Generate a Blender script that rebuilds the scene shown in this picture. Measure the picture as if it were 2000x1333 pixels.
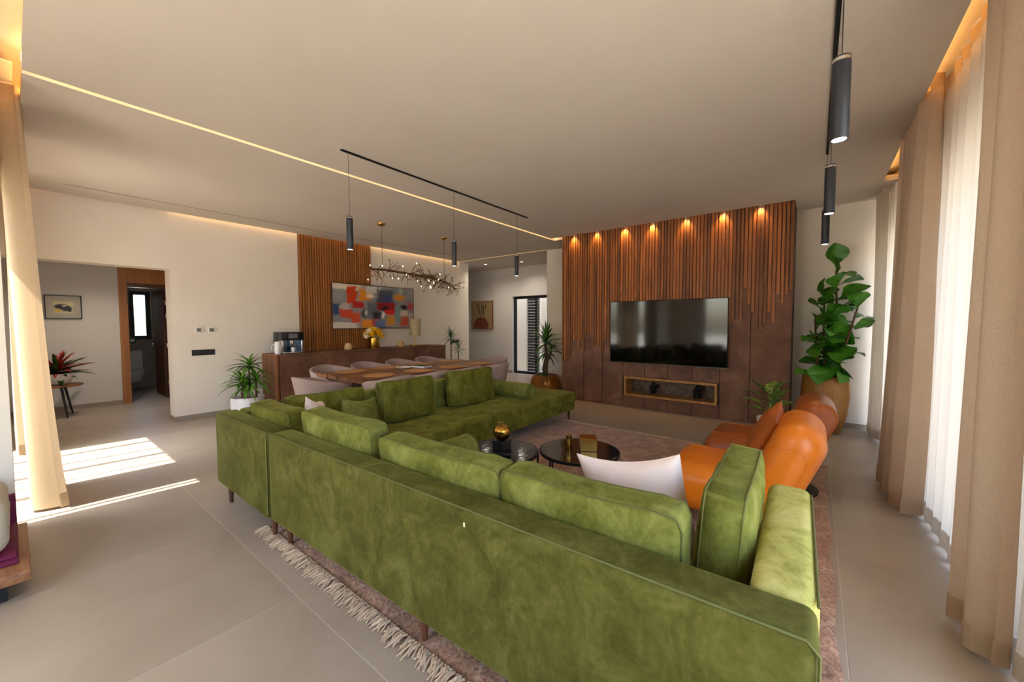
import bpy, bmesh, math, random
from mathutils import Vector, Matrix, Euler
PI = math.pi
random.seed(7)
rad = math.radians
scn = bpy.context.scene
col = scn.collection
for o in list(bpy.data.objects):
    bpy.data.objects.remove(o)

# ------------------------------------------------------------------ camera
F_PX = 759.68
cam_d = bpy.data.cameras.new('camera'); cam = bpy.data.objects.new('camera', cam_d); col.objects.link(cam)
cam_d.sensor_width = 36.0; cam_d.lens = 36.0 * F_PX / 2000.0; cam_d.clip_start = 0.02; cam_d.clip_end = 300
yaw, pitch, roll = rad(37.83), rad(2.59), rad(-0.118)
fw = Vector((-math.sin(yaw)*math.cos(pitch), math.cos(yaw)*math.cos(pitch), -math.sin(pitch)))
rt = Vector((math.cos(yaw), math.sin(yaw), 0)); up = rt.cross(fw)
r2 = rt*math.cos(roll) + up*math.sin(roll); u2 = up*math.cos(roll) - rt*math.sin(roll)
m3 = Matrix((r2, u2, -fw)).transposed()
cam.matrix_world = Matrix.Translation((0, 0, 1.4)) @ m3.to_4x4()
scn.camera = cam

# ------------------------------------------------------------------ world, sun, exposure
w = bpy.data.worlds.new('sky'); scn.world = w; w.use_nodes = True
wn = w.node_tree
sky = wn.nodes.new('ShaderNodeTexSky'); sky.sky_type = 'NISHITA'; sky.sun_disc = False
sky.sun_elevation = rad(62); sky.sun_rotation = rad(180); sky.air_density = 1.0; sky.dust_density = 2.5; sky.ozone_density = 1.0
wn.links.new(sky.outputs[0], wn.nodes['Background'].inputs[0])
wn.nodes['Background'].inputs[1].default_value = 1.05
sd = bpy.data.lights.new('sun', 'SUN'); sd.energy = 17; sd.angle = rad(0.6); sd.color = (1, .94, .84)
so = bpy.data.objects.new('sun', sd); col.objects.link(so); so.location = (-3, -8, 14)
so.rotation_euler = Vector((0.03, 0.47, -0.88)).to_track_quat('-Z', 'Y').to_euler()
scn.view_settings.view_transform = 'Standard'; scn.view_settings.look = 'None'
scn.view_settings.gamma = 1.0; scn.view_settings.use_curve_mapping = False
scn.view_settings.exposure = 0.55
scn.cycles.use_denoising = True
scn.cycles.max_bounces = 14; scn.cycles.diffuse_bounces = 8
scn.cycles.sample_clamp_indirect = 6

# ------------------------------------------------------------------ materials
def lin(c):
    return tuple(((x/255)/12.92 if x/255 <= .04045 else ((x/255+.055)/1.055)**2.4) for x in c) + (1,)
class NT:
    def __init__(s, name):
        s.m = bpy.data.materials.new(name); s.m.use_nodes = True; s.t = s.m.node_tree
        s.bsdf = s.t.nodes['Principled BSDF']; s.out = s.t.nodes['Material Output']
    def n(s, typ, **kw):
        x = s.t.nodes.new(typ)
        for k, v in kw.items(): setattr(x, k, v)
        return x
    def l(s, a, b): s.t.links.new(a, b)
    def val(s, node, i, v):
        if hasattr(v, 'is_linked') or isinstance(v, bpy.types.NodeSocket): s.l(v, node.inputs[i])
        else: node.inputs[i].default_value = v
    def math(s, op, a, b=0, clamp=False):
        x = s.n('ShaderNodeMath', operation=op, use_clamp=clamp); s.val(x, 0, a); s.val(x, 1, b); return x.outputs[0]
    def mix(s, f, a, b):
        x = s.n('ShaderNodeMix', data_type='RGBA'); s.val(x, 0, f); s.val(x, 6, a); s.val(x, 7, b); return x.outputs[2]
    def coord(s, scale=(1, 1, 1), kind='Object', rot=(0, 0, 0)):
        c = s.n('ShaderNodeTexCoord'); m = s.n('ShaderNodeMapping'); m.inputs['Scale'].default_value = scale; m.inputs['Rotation'].default_value = rot
        s.l(c.outputs[kind], m.inputs[0]); return m.outputs[0]
    def noise(s, scale, detail=3, vec=None, dist=0, rough=.55):
        x = s.n('ShaderNodeTexNoise'); x.inputs['Scale'].default_value = scale; x.inputs['Detail'].default_value = detail
        x.inputs['Distortion'].default_value = dist; x.inputs['Roughness'].default_value = rough
        s.l(vec if vec is not None else s.coord(), x.inputs['Vector']); return x.outputs['Fac']
    def ramp(s, f, stops):
        x = s.n('ShaderNodeValToRGB'); e = x.color_ramp.elements
        while len(e) < len(stops): e.new(0.5)
        for i, (p, c) in enumerate(stops): e[i].position = p; e[i].color = c
        s.l(f, x.inputs[0]); return x.outputs[0]
    def bump(s, h, strength=.2, dist=.01):
        b = s.n('ShaderNodeBump'); b.inputs['Strength'].default_value = strength; b.inputs['Distance'].default_value = dist
        s.l(h, b.inputs['Height']); s.l(b.outputs[0], s.bsdf.inputs['Normal'])
    def set(s, **kw):
        for k, v in kw.items(): s.val(s.bsdf, k.replace('_', ' '), v)
        return s
def plain(name, c, rough=.6, metal=0, c2=None, nscale=8, bump=0, bscale=60, spec=.5, vecscale=(1, 1, 1), **kw):
    t = NT(name)
    if c2:
        f = t.noise(nscale, 4, t.coord(vecscale))
        t.l(t.ramp(f, [(.3, lin(c)), (.7, lin(c2))]), t.bsdf.inputs['Base Color'])
    else: t.bsdf.inputs['Base Color'].default_value = lin(c)
    t.bsdf.inputs['Roughness'].default_value = rough; t.bsdf.inputs['Metallic'].default_value = metal
    t.bsdf.inputs['Specular IOR Level'].default_value = spec
    for k, v in kw.items(): t.val(t.bsdf, k.replace('_', ' '), v)
    if bump: t.bump(t.noise(bscale, 3), bump, .004)
    return t.m
def emit(name, c, strength):
    t = NT(name); e = t.n('ShaderNodeEmission'); e.inputs[0].default_value = lin(c); e.inputs[1].default_value = strength
    t.l(e.outputs[0], t.out.inputs[0]); return t.m
def velvet(name, dark, mid, light, seed=0):
    t = NT(name)
    v = t.coord((1, 1, .8)); mp = v.node; mp.inputs['Location'].default_value = (seed, seed*2.3, seed*.7)
    a = t.noise(6.5, 7, v, .9, .66); b = t.noise(48, 3, v, .4)
    f = t.math('ADD', t.math('MULTIPLY', a, .8), t.math('MULTIPLY', b, .2))
    t.l(t.ramp(f, [(.36, lin(dark)), (.5, lin(mid)), (.66, lin(light))]), t.bsdf.inputs['Base Color'])
    t.set(Roughness=.85, Sheen_Weight=.3, Sheen_Roughness=.3, Specular_IOR_Level=.15)
    t.bsdf.inputs['Sheen Tint'].default_value = lin((206, 200, 100))
    t.bump(t.noise(420, 2), .12, .002)
    return t.m
def wood(name, c1, c2, scale=(1, 1, .08), rough=.5, n=18, vary=0.0):
    t = NT(name); v = t.coord(scale)
    f = t.noise(n, 5, v, 1.5); c = t.ramp(f, [(.3, lin(c1)), (.7, lin(c2))])
    if vary:
        oi = t.n('ShaderNodeObjectInfo'); h = t.n('ShaderNodeHueSaturation'); t.l(c, h.inputs['Color'])
        t.l(t.math('ADD', t.math('MULTIPLY', oi.outputs['Random'], vary), 1-vary*.5), h.inputs['Value']); c = h.outputs[0]
    t.l(c, t.bsdf.inputs['Base Color']); t.bsdf.inputs['Roughness'].default_value = rough
    t.bump(f, .08, .003); return t.m
def cloth_sheer(name, c, transl, transp, tc=None):
    t = NT(name); d = t.n('ShaderNodeBsdfDiffuse'); tr = t.n('ShaderNodeBsdfTranslucent'); tp = t.n('ShaderNodeBsdfTransparent')
    wv = t.coord((1, 1, 1)); f = t.noise(160, 2, wv); cc = t.ramp(f, [(.3, lin([x*.93 for x in c])), (.7, lin(c))])
    t.l(cc, d.inputs[0])
    if tc: tr.inputs[0].default_value = lin(tc)
    else: t.l(cc, tr.inputs[0])
    m1 = t.n('ShaderNodeMixShader'); m1.inputs[0].default_value = transl; t.l(d.outputs[0], m1.inputs[1]); t.l(tr.outputs[0], m1.inputs[2])
    m2 = t.n('ShaderNodeMixShader'); m2.inputs[0].default_value = transp; t.l(m1.outputs[0], m2.inputs[1]); t.l(tp.outputs[0], m2.inputs[2])
    t.l(m2.outputs[0], t.out.inputs[0]); return t.m
def glass(name, tint=(1, 1, 1, 1)):
    t = NT(name); tp = t.n('ShaderNodeBsdfTransparent'); tp.inputs[0].default_value = tint
    g = t.n('ShaderNodeBsdfGlossy'); g.inputs['Roughness'].default_value = .02
    fr = t.n('ShaderNodeLayerWeight'); fr.inputs[0].default_value = .5
    fa = t.math('ADD', t.math('MULTIPLY', t.math('POWER', fr.outputs['Facing'], 4), .4), .03)
    m = t.n('ShaderNodeMixShader'); t.l(fa, m.inputs[0]); t.l(tp.outputs[0], m.inputs[1]); t.l(g.outputs[0], m.inputs[2])
    t.l(m.outputs[0], t.out.inputs[0]); return t.m
def painting(name, bg, shapes, distort=.12, bg2=None):
    """shapes: (kind, cx, cy, half_w, half_h, colour, softness), in 0..1 across the canvas"""
    t = NT(name); c = t.n('ShaderNodeTexCoord'); sp = t.n('ShaderNodeSeparateXYZ'); t.l(c.outputs['UV'], sp.inputs[0])
    def nz(sc, off):
        m = t.n('ShaderNodeMapping'); m.inputs['Location'].default_value = (off, off, off); t.l(c.outputs['UV'], m.inputs[0])
        return t.noise(sc, 5, m.outputs[0])
    u = t.math('ADD', sp.outputs[0], t.math('MULTIPLY', t.math('SUBTRACT', nz(7, 3), .5), distort))
    v = t.math('ADD', sp.outputs[1], t.math('MULTIPLY', t.math('SUBTRACT', nz(7, 9), .5), distort))
    cur = t.ramp(nz(5, 1), [(.35, lin(bg)), (.6, lin(bg2 or bg))])
    for k, cx, cy, hw, hh, cl, soft in shapes:
        a = t.math('DIVIDE', t.math('ABSOLUTE', t.math('SUBTRACT', u, cx)), hw)
        b = t.math('DIVIDE', t.math('ABSOLUTE', t.math('SUBTRACT', v, cy)), hh)
        if k == 'box': d = t.math('MAXIMUM', a, b)
        else: d = t.math('SQRT', t.math('ADD', t.math('MULTIPLY', a, a), t.math('MULTIPLY', b, b)))
        f = t.math('DIVIDE', t.math('SUBTRACT', 1+soft/2, d), soft, True)
        cur = t.mix(f, cur, lin(cl))
    t.l(cur, t.bsdf.inputs['Base Color']); t.bsdf.inputs['Roughness'].default_value = .5
    t.bump(nz(40, 2), .2, .003); return t.m

M = {}
M['wall'] = plain('wall_paint', (226, 216, 202), .85, c2=(230, 221, 208), nscale=2, bump=.05, bscale=90, spec=.2)
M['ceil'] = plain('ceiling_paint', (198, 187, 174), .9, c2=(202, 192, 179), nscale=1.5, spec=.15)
M['hallwall'] = plain('hall_paint', (206, 200, 193), .85, spec=.2)
M['base'] = plain('skirting', (142, 128, 112), .5, c2=(150, 136, 120))
M['tile'] = None
t = NT('floor_tile'); f = t.noise(1.3, 6, t.coord((1, 1, 1), 'Object'), .6)
oi = t.n('ShaderNodeObjectInfo'); hs = t.n('ShaderNodeHueSaturation'); t.l(t.ramp(f, [(.3, lin((150, 136, 119))), (.7, lin((166, 152, 135)))]), hs.inputs['Color'])
t.l(t.math('ADD', t.math('MULTIPLY', oi.outputs['Random'], .06), .97), hs.inputs['Value']); t.l(hs.outputs[0], t.bsdf.inputs['Base Color'])
t.l(t.math('ADD', t.math('MULTIPLY', f, .12), .34), t.bsdf.inputs['Roughness']); t.bsdf.inputs['Specular IOR Level'].default_value = .4
M['tile'] = t.m
M['grout'] = plain('grout', (186, 176, 162), .9)
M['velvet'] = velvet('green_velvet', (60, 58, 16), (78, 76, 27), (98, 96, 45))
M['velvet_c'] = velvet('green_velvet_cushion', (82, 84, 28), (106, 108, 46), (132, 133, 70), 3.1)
M['velvet_a'] = velvet('green_velvet_pale_nap_lit', (144, 139, 66), (176, 170, 94), (200, 193, 124), 9.2)  # armrest: brushed nap, with window light painted into the colour too
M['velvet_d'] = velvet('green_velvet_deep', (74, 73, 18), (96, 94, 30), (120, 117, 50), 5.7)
M['piping'] = plain('velvet_piping', (92, 92, 40), .85, Sheen_Weight=.0)
M['legwood'] = wood('walnut_leg', (70, 38, 22), (98, 56, 32))
M['pink'] = plain('pale_pink_linen', (226, 204, 190), .9, c2=(232, 212, 200), nscale=5, bump=.15, bscale=300)
M['slat'] = wood('slat_wood', (122, 66, 24), (174, 104, 44), (1, 1, .06), .5, 30, .8)
M['slat2'] = wood('slat_wood_dining', (140, 84, 36), (168, 106, 50), (1, 1, .06), .5, 30, .3)
M['slatback'] = wood('slat_backing', (52, 28, 14), (70, 40, 20))
t = NT('corten'); a = t.noise(3, 6, None, .5, .65); b = t.noise(60, 3)
t.l(t.ramp(t.math('ADD', t.math('MULTIPLY', a, .75), t.math('MULTIPLY', b, .25)), [(.35, lin((96, 62, 46))), (.52, lin((120, 80, 60))), (.68, lin((142, 104, 82)))]), t.bsdf.inputs['Base Color'])
t.set(Roughness=.55, Metallic=.15, Specular_IOR_Level=.4); t.bump(b, .1, .002); M['corten'] = t.m
M['black'] = plain('black_metal', (22, 22, 24), .4, .3)
M['blackplastic'] = plain('black_plastic', (18, 18, 20), .35)
M['screen'] = plain('tv_screen', (6, 6, 7), .07, spec=.6)
M['pendant'] = plain('pendant_grey', (42, 44, 50), .45, .4)
M['lamp_on'] = emit('lamp_lens', (255, 244, 225), 6)
M['led'] = emit('led_strip', (255, 180, 84), 8)
M['led_soft'] = emit('led_strip_soft', (255, 206, 140), 6)
M['bulb'] = emit('bulb_glow', (255, 220, 175), 5)
M['brass'] = plain('brass', (196, 148, 74), .28, 1.0)
M['gold'] = plain('polished_gold', (206, 158, 66), .22, 1.0)
M['bronze'] = plain('branch_bronze', (120, 88, 58), .45, .8)
M['leather_o'] = plain('orange_leather', (212, 112, 14), .36, c2=(220, 120, 22), nscale=6, bump=.08, bscale=160)
M['leather_b'] = plain('cognac_leather', (146, 70, 18), .33, c2=(154, 77, 22), nscale=6, bump=.08, bscale=160)
M['leather_p'] = plain('tan_pillow_leather', (172, 88, 22), .5, c2=(150, 74, 22), nscale=7, bump=.15, bscale=120)
M['stitch'] = plain('stitch_thread', (196, 106, 26), .7)
M['rattan'] = plain('placemat_wood', (176, 124, 72), .7, c2=(196, 146, 92), nscale=40)
M['tablewood'] = wood('olive_wood', (104, 64, 36), (158, 104, 62), (1, .12, 1), .35, 9, .5)
M['resin'] = plain('dark_resin', (70, 62, 56), .2)
M['chairshell'] = plain('blush_shell', (156, 130, 120), .7, c2=(164, 138, 128), bump=.05, bscale=300)
M['woodedge'] = wood('console_wood_edge', (120, 68, 34), (150, 92, 52), (1, 1, .1), .45, 14)
M['doorwood'] = wood('door_wood', (142, 88, 38), (170, 110, 52), (1, 1, .06), .45, 14)
M['doordark'] = wood('door_dark_wood', (70, 40, 24), (92, 56, 36), (1, 1, .06), .45, 14)
M['linen'] = cloth_sheer('beige_linen', (212, 190, 166), .4, .0)
M['sheer'] = cloth_sheer('sheer_curtain', (214, 200, 182), .42, .03, (216, 208, 196))
M['linen_l'] = cloth_sheer('beige_linen_sunny', (204, 180, 148), .28, .0)
M['glass'] = glass('window_glass', (.96, .98, .98, 1))
M['frame'] = plain('aluminium_frame', (40, 40, 42), .45, .4)
M['white'] = plain('white_ceramic', (232, 228, 224), .3, c2=(236, 232, 228))
M['whiteplastic'] = plain('white_plastic', (230, 226, 218), .4)
M['soil'] = plain('white_pebbles', (214, 206, 196), .9, c2=(180, 170, 160), nscale=60, bump=.6, bscale=80)
M['leaf'] = plain('leaf_bright', (52, 104, 18), .42, c2=(84, 138, 30), nscale=9)
M['leafy'] = plain('leaf_yellow_green', (78, 124, 26), .45, c2=(120, 160, 54), nscale=14)
M['leafd'] = plain('leaf_dark', (30, 66, 22), .4, c2=(52, 92, 34), nscale=9)
M['leaff'] = plain('leaf_fig', (44, 104, 20), .36, c2=(78, 140, 36), nscale=7)
M['leafr'] = plain('leaf_burgundy', (168, 52, 40), .45, c2=(120, 40, 32), nscale=10)
M['bark'] = plain('bark', (112, 78, 52), .85, c2=(80, 56, 38), nscale=30, bump=.5, bscale=70)
M['potwood'] = wood('ribbed_wood_pot', (140, 92, 34), (170, 118, 52), (3, 3, .05), .4, 16)
M['potbrass'] = plain('copper_pot', (170, 108, 46), .35, .55)
M['chrome'] = plain('chrome', (200, 200, 200), .15, 1)
M['terrace'] = plain('terrace_paving', (206, 196, 180), .8, c2=(216, 206, 190))
M['magenta'] = plain('magenta_cloth', (104, 8, 60), .7)
M['cream'] = plain('cream_fabric', (206, 196, 178), .9, bump=.2, bscale=200)
M['benchwood'] = wood('bench_wood', (120, 72, 44), (168, 118, 82), (.1, 1, 1), .5, 14)
M['courtyard'] = plain('courtyard_render', (226, 214, 196), .9)
M['bathtile'] = plain('bathroom_tile', (140, 128, 118), .5, c2=(152, 140, 130))
M['shade'] = plain('woven_shade', (150, 128, 88), .7, c2=(206, 190, 150), nscale=60)
M['amber'] = plain('amber_glass', (196, 144, 86), .25, c2=(222, 190, 140), nscale=40)
M['tealight'] = emit('tea_light_glow', (255, 190, 110), 1.2)
M['yellow'] = plain('yellow_petal', (236, 190, 24), .6)
M['petal'] = plain('cream_petal', (240, 228, 204), .6)
M['firebrick'] = plain('brass_tile', (186, 130, 66), .4, .5, c2=(206, 152, 86), nscale=50)
M['firedark'] = plain('firebox_stone', (140, 112, 90), .6, c2=(92, 70, 54), nscale=12)
M['burnt'] = plain('charred_log', (24, 20, 18), .9)
M['slot'] = plain('slot_grey', (120, 112, 104), .7)

# ------------------------------------------------------------------ mesh helpers
class MB:
    def __init__(s): s.v = []; s.f = []; s.uv = None
    def box(s, x0, x1, y0, y1, z0, z1):
        b = len(s.v); s.v += [(x, y, z) for z in (z0, z1) for y in (y0, y1) for x in (x0, x1)]
        s.f += [tuple(b+i for i in q) for q in ((0, 2, 3, 1), (4, 5, 7, 6), (0, 1, 5, 4), (2, 6, 7, 3), (0, 4, 6, 2), (1, 3, 7, 5))]; return s
    def ring(s, c, ax, r, n, e1=None):
        ax = Vector(ax).normalized(); a = Vector((0, 0, 1)) if abs(ax.z) < .9 else Vector((1, 0, 0))
        e1 = ax.cross(a).normalized() if e1 is None else e1; e2 = ax.cross(e1)
        b = len(s.v); s.v += [tuple(Vector(c) + (e1*math.cos(2*PI*i/n) + e2*math.sin(2*PI*i/n))*r) for i in range(n)]; return b
    def tube(s, path, radii, n=8, caps=True, closed=False):
        P = [Vector(p) for p in path]; R = radii if isinstance(radii, (list, tuple)) else [radii]*len(P)
        rings = []; N = len(P); e1 = None
        for i in range(N):
            if closed: d = P[(i+1) % N]-P[i-1]
            else: d = P[min(i+1, N-1)]-P[max(i-1, 0)]
            d.normalize()
            if e1 is None:
                a = Vector((0, 0, 1)) if abs(d.z) < .9 else Vector((1, 0, 0)); e1 = d.cross(a).normalized()
            else:
                e1 = (e1 - d*e1.dot(d)); e1 = e1.normalized() if e1.length > 1e-6 else d.orthogonal().normalized()
            rings.append(s.ring(P[i], d, R[i], n, e1))
        for i in range(N if closed else N-1):
            a, b = rings[i], rings[(i+1) % N]
            for k in range(n): s.f.append((a+k, a+(k+1) % n, b+(k+1) % n, b+k))
        if caps and not closed:
            s.f.append(tuple(rings[0]+k for k in reversed(range(n)))); s.f.append(tuple(rings[-1]+k for k in range(n)))
        return s
    def cyl(s, p0, p1, r0, r1=None, n=12): return s.tube([p0, p1], [r0, r0 if r1 is None else r1], n)
    def lathe(s, prof, c=(0, 0, 0), n=24, flute=0, fn=0, caps=True):
        rings = []
        for r, z in prof:
            b = len(s.v); rings.append(b)
            for i in range(n):
                a = 2*PI*i/n; rr = r*(1+flute*math.cos(fn*a)) if flute else r
                s.v.append((c[0]+rr*math.cos(a), c[1]+rr*math.sin(a), c[2]+z))
        for a, b in zip(rings, rings[1:]):
            for k in range(n): s.f.append((a+k, a+(k+1) % n, b+(k+1) % n, b+k))
        if caps: s.f.append(tuple(rings[0]+k for k in reversed(range(n)))); s.f.append(tuple(rings[-1]+k for k in range(n)))
        return s
    def grid(s, fn, nu, nv, closeu=False):
        b = len(s.v)
        for j in range(nv+1):
            for i in range(nu+(0 if closeu else 1)): s.v.append(tuple(fn(i/nu, j/nv)))
        W = nu if closeu else nu+1
        for j in range(nv):
            for i in range(nu):
                i2 = (i+1) % W; s.f.append((b+j*W+i, b+j*W+i2, b+(j+1)*W+i2, b+(j+1)*W+i))
        return s
    def mesh(s, name, mat, smooth=None):
        me = bpy.data.meshes.new(name); me.from_pydata(s.v, [], s.f); me.update()
        if mat is not None: me.materials.append(M[mat] if isinstance(mat, str) else mat)
        if smooth is not None:
            for p in me.polygons: p.use_smooth = True
            me.set_sharp_from_angle(angle=rad(smooth))
        return me
    def build(s, name, mat, parent=None, smooth=None): return link(name, s.mesh(name, mat, smooth), parent)
def link(name, me, parent=None, loc=None, rot=None):
    o = bpy.data.objects.new(name, me); col.objects.link(o)
    if parent: o.parent = parent
    if loc is not None: o.location = loc
    if rot is not None: o.rotation_euler = rot
    return o
def tag(o, label, cat, group=None):
    o['label'] = label; o['category'] = cat
    if group: o['group'] = group
    return o
def thing(name, label, cat, loc=(0, 0, 0), rz=0, group=None):
    return tag(link(name, None, None, loc, (0, 0, rz)), label, cat, group)
def struct(name, mb, mat, smooth=None, label=None):
    o = mb.build(name, mat, None, smooth); o['kind'] = 'structure'
    if label: o['label'] = label
    return o
def copy_tree(o, parent=None):
    c = o.copy(); col.objects.link(c); c.parent = parent
    for ch in o.children: copy_tree(ch, c)
    return c
def rbox_mesh(name, x0, x1, y0, y1, z0, z1, r, mat, seg=3, puff=None):
    bm = bmesh.new(); bmesh.ops.create_cube(bm, size=1)
    for v in bm.verts: v.co = Vector((x0+(v.co.x+.5)*(x1-x0), y0+(v.co.y+.5)*(y1-y0), z0+(v.co.z+.5)*(z1-z0)))
    bmesh.ops.bevel(bm, geom=list(bm.edges), offset=r, segments=seg, affect='EDGES', profile=.5, clamp_overlap=True)
    me = bpy.data.meshes.new(name); bm.to_mesh(me); bm.free()
    for p in me.polygons: p.use_smooth = True
    me.set_sharp_from_angle(angle=rad(40)); me.materials.append(M[mat] if isinstance(mat, str) else mat); return me
def rbox(name, x0, x1, y0, y1, z0, z1, r, mat, parent=None, seg=3): return link(name, rbox_mesh(name, x0, x1, y0, y1, z0, z1, r, mat, seg), parent)
def lathe_o(name, prof, mat, parent=None, c=(0, 0, 0), n=28, sm=40): return MB().lathe(prof, c, n).build(name, mat, parent, sm)
def uvquad(name, w, h, mat, parent=None, axis='x'):
    """flat canvas of width w and height h, facing +x (axis x) or -y (axis y), origin bottom left as seen"""
    me = bpy.data.meshes.new(name)
    P = [(0, 0, 0), (0, w, 0), (0, w, h), (0, 0, h)] if axis == 'x' else [(0, 0, 0), (w, 0, 0), (w, 0, h), (0, 0, h)]
    me.from_pydata(P, [], [(0, 1, 2, 3)]); uv = me.uv_layers.new(name='UV')
    for i, c in enumerate(((0, 0), (1, 0), (1, 1), (0, 1))): uv.data[i].uv = c
    me.materials.append(mat); return link(name, me, parent)
def spot(name, loc, energy, ang, color=(1, .72, .38), blend=.6, size=.02, d=(0, 0, -1), parent=None):
    l = bpy.data.lights.new(name, 'SPOT'); l.energy = energy; l.spot_size = rad(ang); l.spot_blend = blend; l.color = color; l.shadow_soft_size = size
    o = bpy.data.objects.new(name, l); col.objects.link(o); o.location = loc; o.rotation_euler = Vector(d).to_track_quat('-Z', 'Y').to_euler()
    if parent: o.parent = parent
    return o

# ------------------------------------------------------------------ setting: floor, ceiling, walls
H = 2.96
fl = struct('floor', MB().box(-12.4, 1.15, -1.75, 8.85, -.12, -.0012), 'grout')
TX, TY = 1.115, 1.096
tm = rbox_mesh('tile', -TX/2+.002, TX/2-.002, -TY/2+.002, TY/2-.002, -.0011, 0, .0004, 'tile', 1)
for i in range(-11, 1):
    for j in range(-2, 8):
        cx, cy = .146+(i+.5)*TX, .852+(j-.5)*TY+0
        if cx < -12 or cy > 8.9: continue
        link('tile', tm, fl, (cx, cy, 0))
struct('terrace_ground', MB().box(-40, 40, -40, 40, -.4, -.13), 'terrace')
RX = 0.56     # curtain pocket edge, right
c = MB()
z0, z1 = H, H+.06
c.box(-3.875, RX, .1, 6.17, z0, z1).box(-.23, RX, 6.17, 6.44, z0, z1)
c.box(-7.11, -3.925, .1, 6.36, z0, z1)
c.box(-7.11, -3.7, 6.36, 7.02, z0, z1)
c.box(-3.7, RX, 6.44, 6.9, z0, z1); c.box(-9.8, -3.7, 7.06, 8.9, z0, z1); c.box(-4.3, 1.2, -1.8, -.32, z0, z1)
c.box(RX, 1.2, 5.97, 6.9, z0, z1)
struct('ceiling', c, 'ceil')
struct('ceiling.001', MB().box(-9.9, -4.3, -.32, 9.0, 3.14, 3.3).box(-4.3, 1.3, -1.9, 9.0, 3.14, 3.3), 'ceil')
struct('trim_1', MB().box(-6.63, -6.615, .41, 6.9, H-.002, H+.01), 'slot')
struct('trim_2', MB().box(-3.7, RX, .098, .1, H, H+.06).box(RX, RX+.002, .1, 5.97, H, H+.06), 'ceil')
# walls
XB = -7.19
wl = MB(); wl.box(XB-.28, XB, 1.40, 7.4, 0, 3.14).box(XB-.28, XB, -.32, 1.40, 2.175, 3.14)
struct('wall_left', wl, 'wall')
struct('baseboard_left', MB().box(XB, XB+.012, 1.40, 7.4, 0, .07).box(XB-.28, XB+.012, 1.388, 1.40, 0, .07), 'base')
struct('wall_back', MB().box(-4.56, -3.0, 7.1, 7.3, 0, 3.14), 'wall')
struct('baseboard_back', MB().box(-4.56, -3.7, 7.088, 7.1, 0, .07).box(-9.7, -6.70, 8.64, 8.65, 0, .07), 'base')
struct('wall_back.001', MB().box(-.6, 1.2, 6.78, 7.0, 0, 3.14), 'wall')
struct('baseboard_back.001', MB().box(-.25, .95, 6.768, 6.78, 0, .07), 'base')
struct('wall_hall_back', MB().box(-9.8, -6.70, 8.65, 8.85, 0, 3.14).box(-6.70, -5.2, 8.65, 8.85, 2.15, 3.14).box(-5.2, -3.0, 8.65, 8.85, 0, 3.14), 'hallwall')
struct('wall_hall_end', MB().box(-9.9, -9.8, 7.0, 8.85, 0, 3.14).box(-9.8, XB-.28, 7.0, 7.1, 0, 3.14).box(-3.1, -3.0, 7.3, 8.85, 0, 3.14), 'hallwall')
# right wall with window bays
wr = MB(); XW = 1.0
bays = [(-1.3, 1.9), (2.45, 4.15), (4.95, 6.7)]
ys = [-1.8] + [v for b in bays for v in b] + [6.95]
for a, b in zip(ys[0::2], ys[1::2]): wr.box(XW, XW+.2, a, b, 0, 3.14)
for a, b in bays: wr.box(XW, XW+.2, a, b, 2.42, 3.14)
struct('wall_right', wr, 'wall')
# front wall left part (sunny window) and deep bay near the camera
wf = MB()
wf.box(-9.9, -7.0, -.32, -.12, 0, 3.14).box(-7.0, -4.3, -.32, -.12, 2.42, 3.14)
struct('wall_front', wf, 'wall')
struct('wall_front.001', MB().box(-4.3, -3.9, -1.8, -.022, 0, 3.14), 'wall')
wf = MB(); wf.box(-3.9, -2.9, -1.8, -1.6, 0, 3.14).box(-2.9, -1.3, -1.8, -1.6, 2.42, 3.14).box(-1.3, 1.2, -1.8, -1.6, 0, 3.14)
struct('wall_front.002', wf, 'wall')
# side hall and bathroom
XH = -9.6
struct('wall_hall_left', MB().box(XH-.15, XH, -.32, 1.27, 0, 3.14).box(XH-.15, XH, 1.87, 2.6, 0, 3.14).box(XH-.15, XH, 1.27, 1.87, 2.14, 3.14).box(XH, XB-.28, 2.4, 2.6, 0, 3.14), 'hallwall')
struct('ceiling_hall', MB().box(XH-.1, XB-.28, -.32, 2.6, 2.43, 2.5), 'hallwall')
struct('baseboard_hall', MB().box(XH, XH+.012, -.12, 1.17, 0, .07), 'base')
bw = MB(); bw.box(-12.0, -11.8, .6, 1.6, 0, 2.6).box(-12.0, -11.8, 1.95, 2.8, 0, 2.6).box(-12.0, -11.8, 1.6, 1.95, 0, 1.06).box(-12.0, -11.8, 1.6, 1.95, 2.13, 2.6)
bw.box(-11.8, XH-.15, .6, .7, 0, 2.6).box(-11.8, XH-.15, 2.6, 2.8, 0, 2.6)
struct('wall_bathroom', bw, 'bathtile')
struct('ceiling_bathroom', MB().box(-12, XH-.1, .6, 2.8, 2.5, 2.6), 'hallwall')

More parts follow.
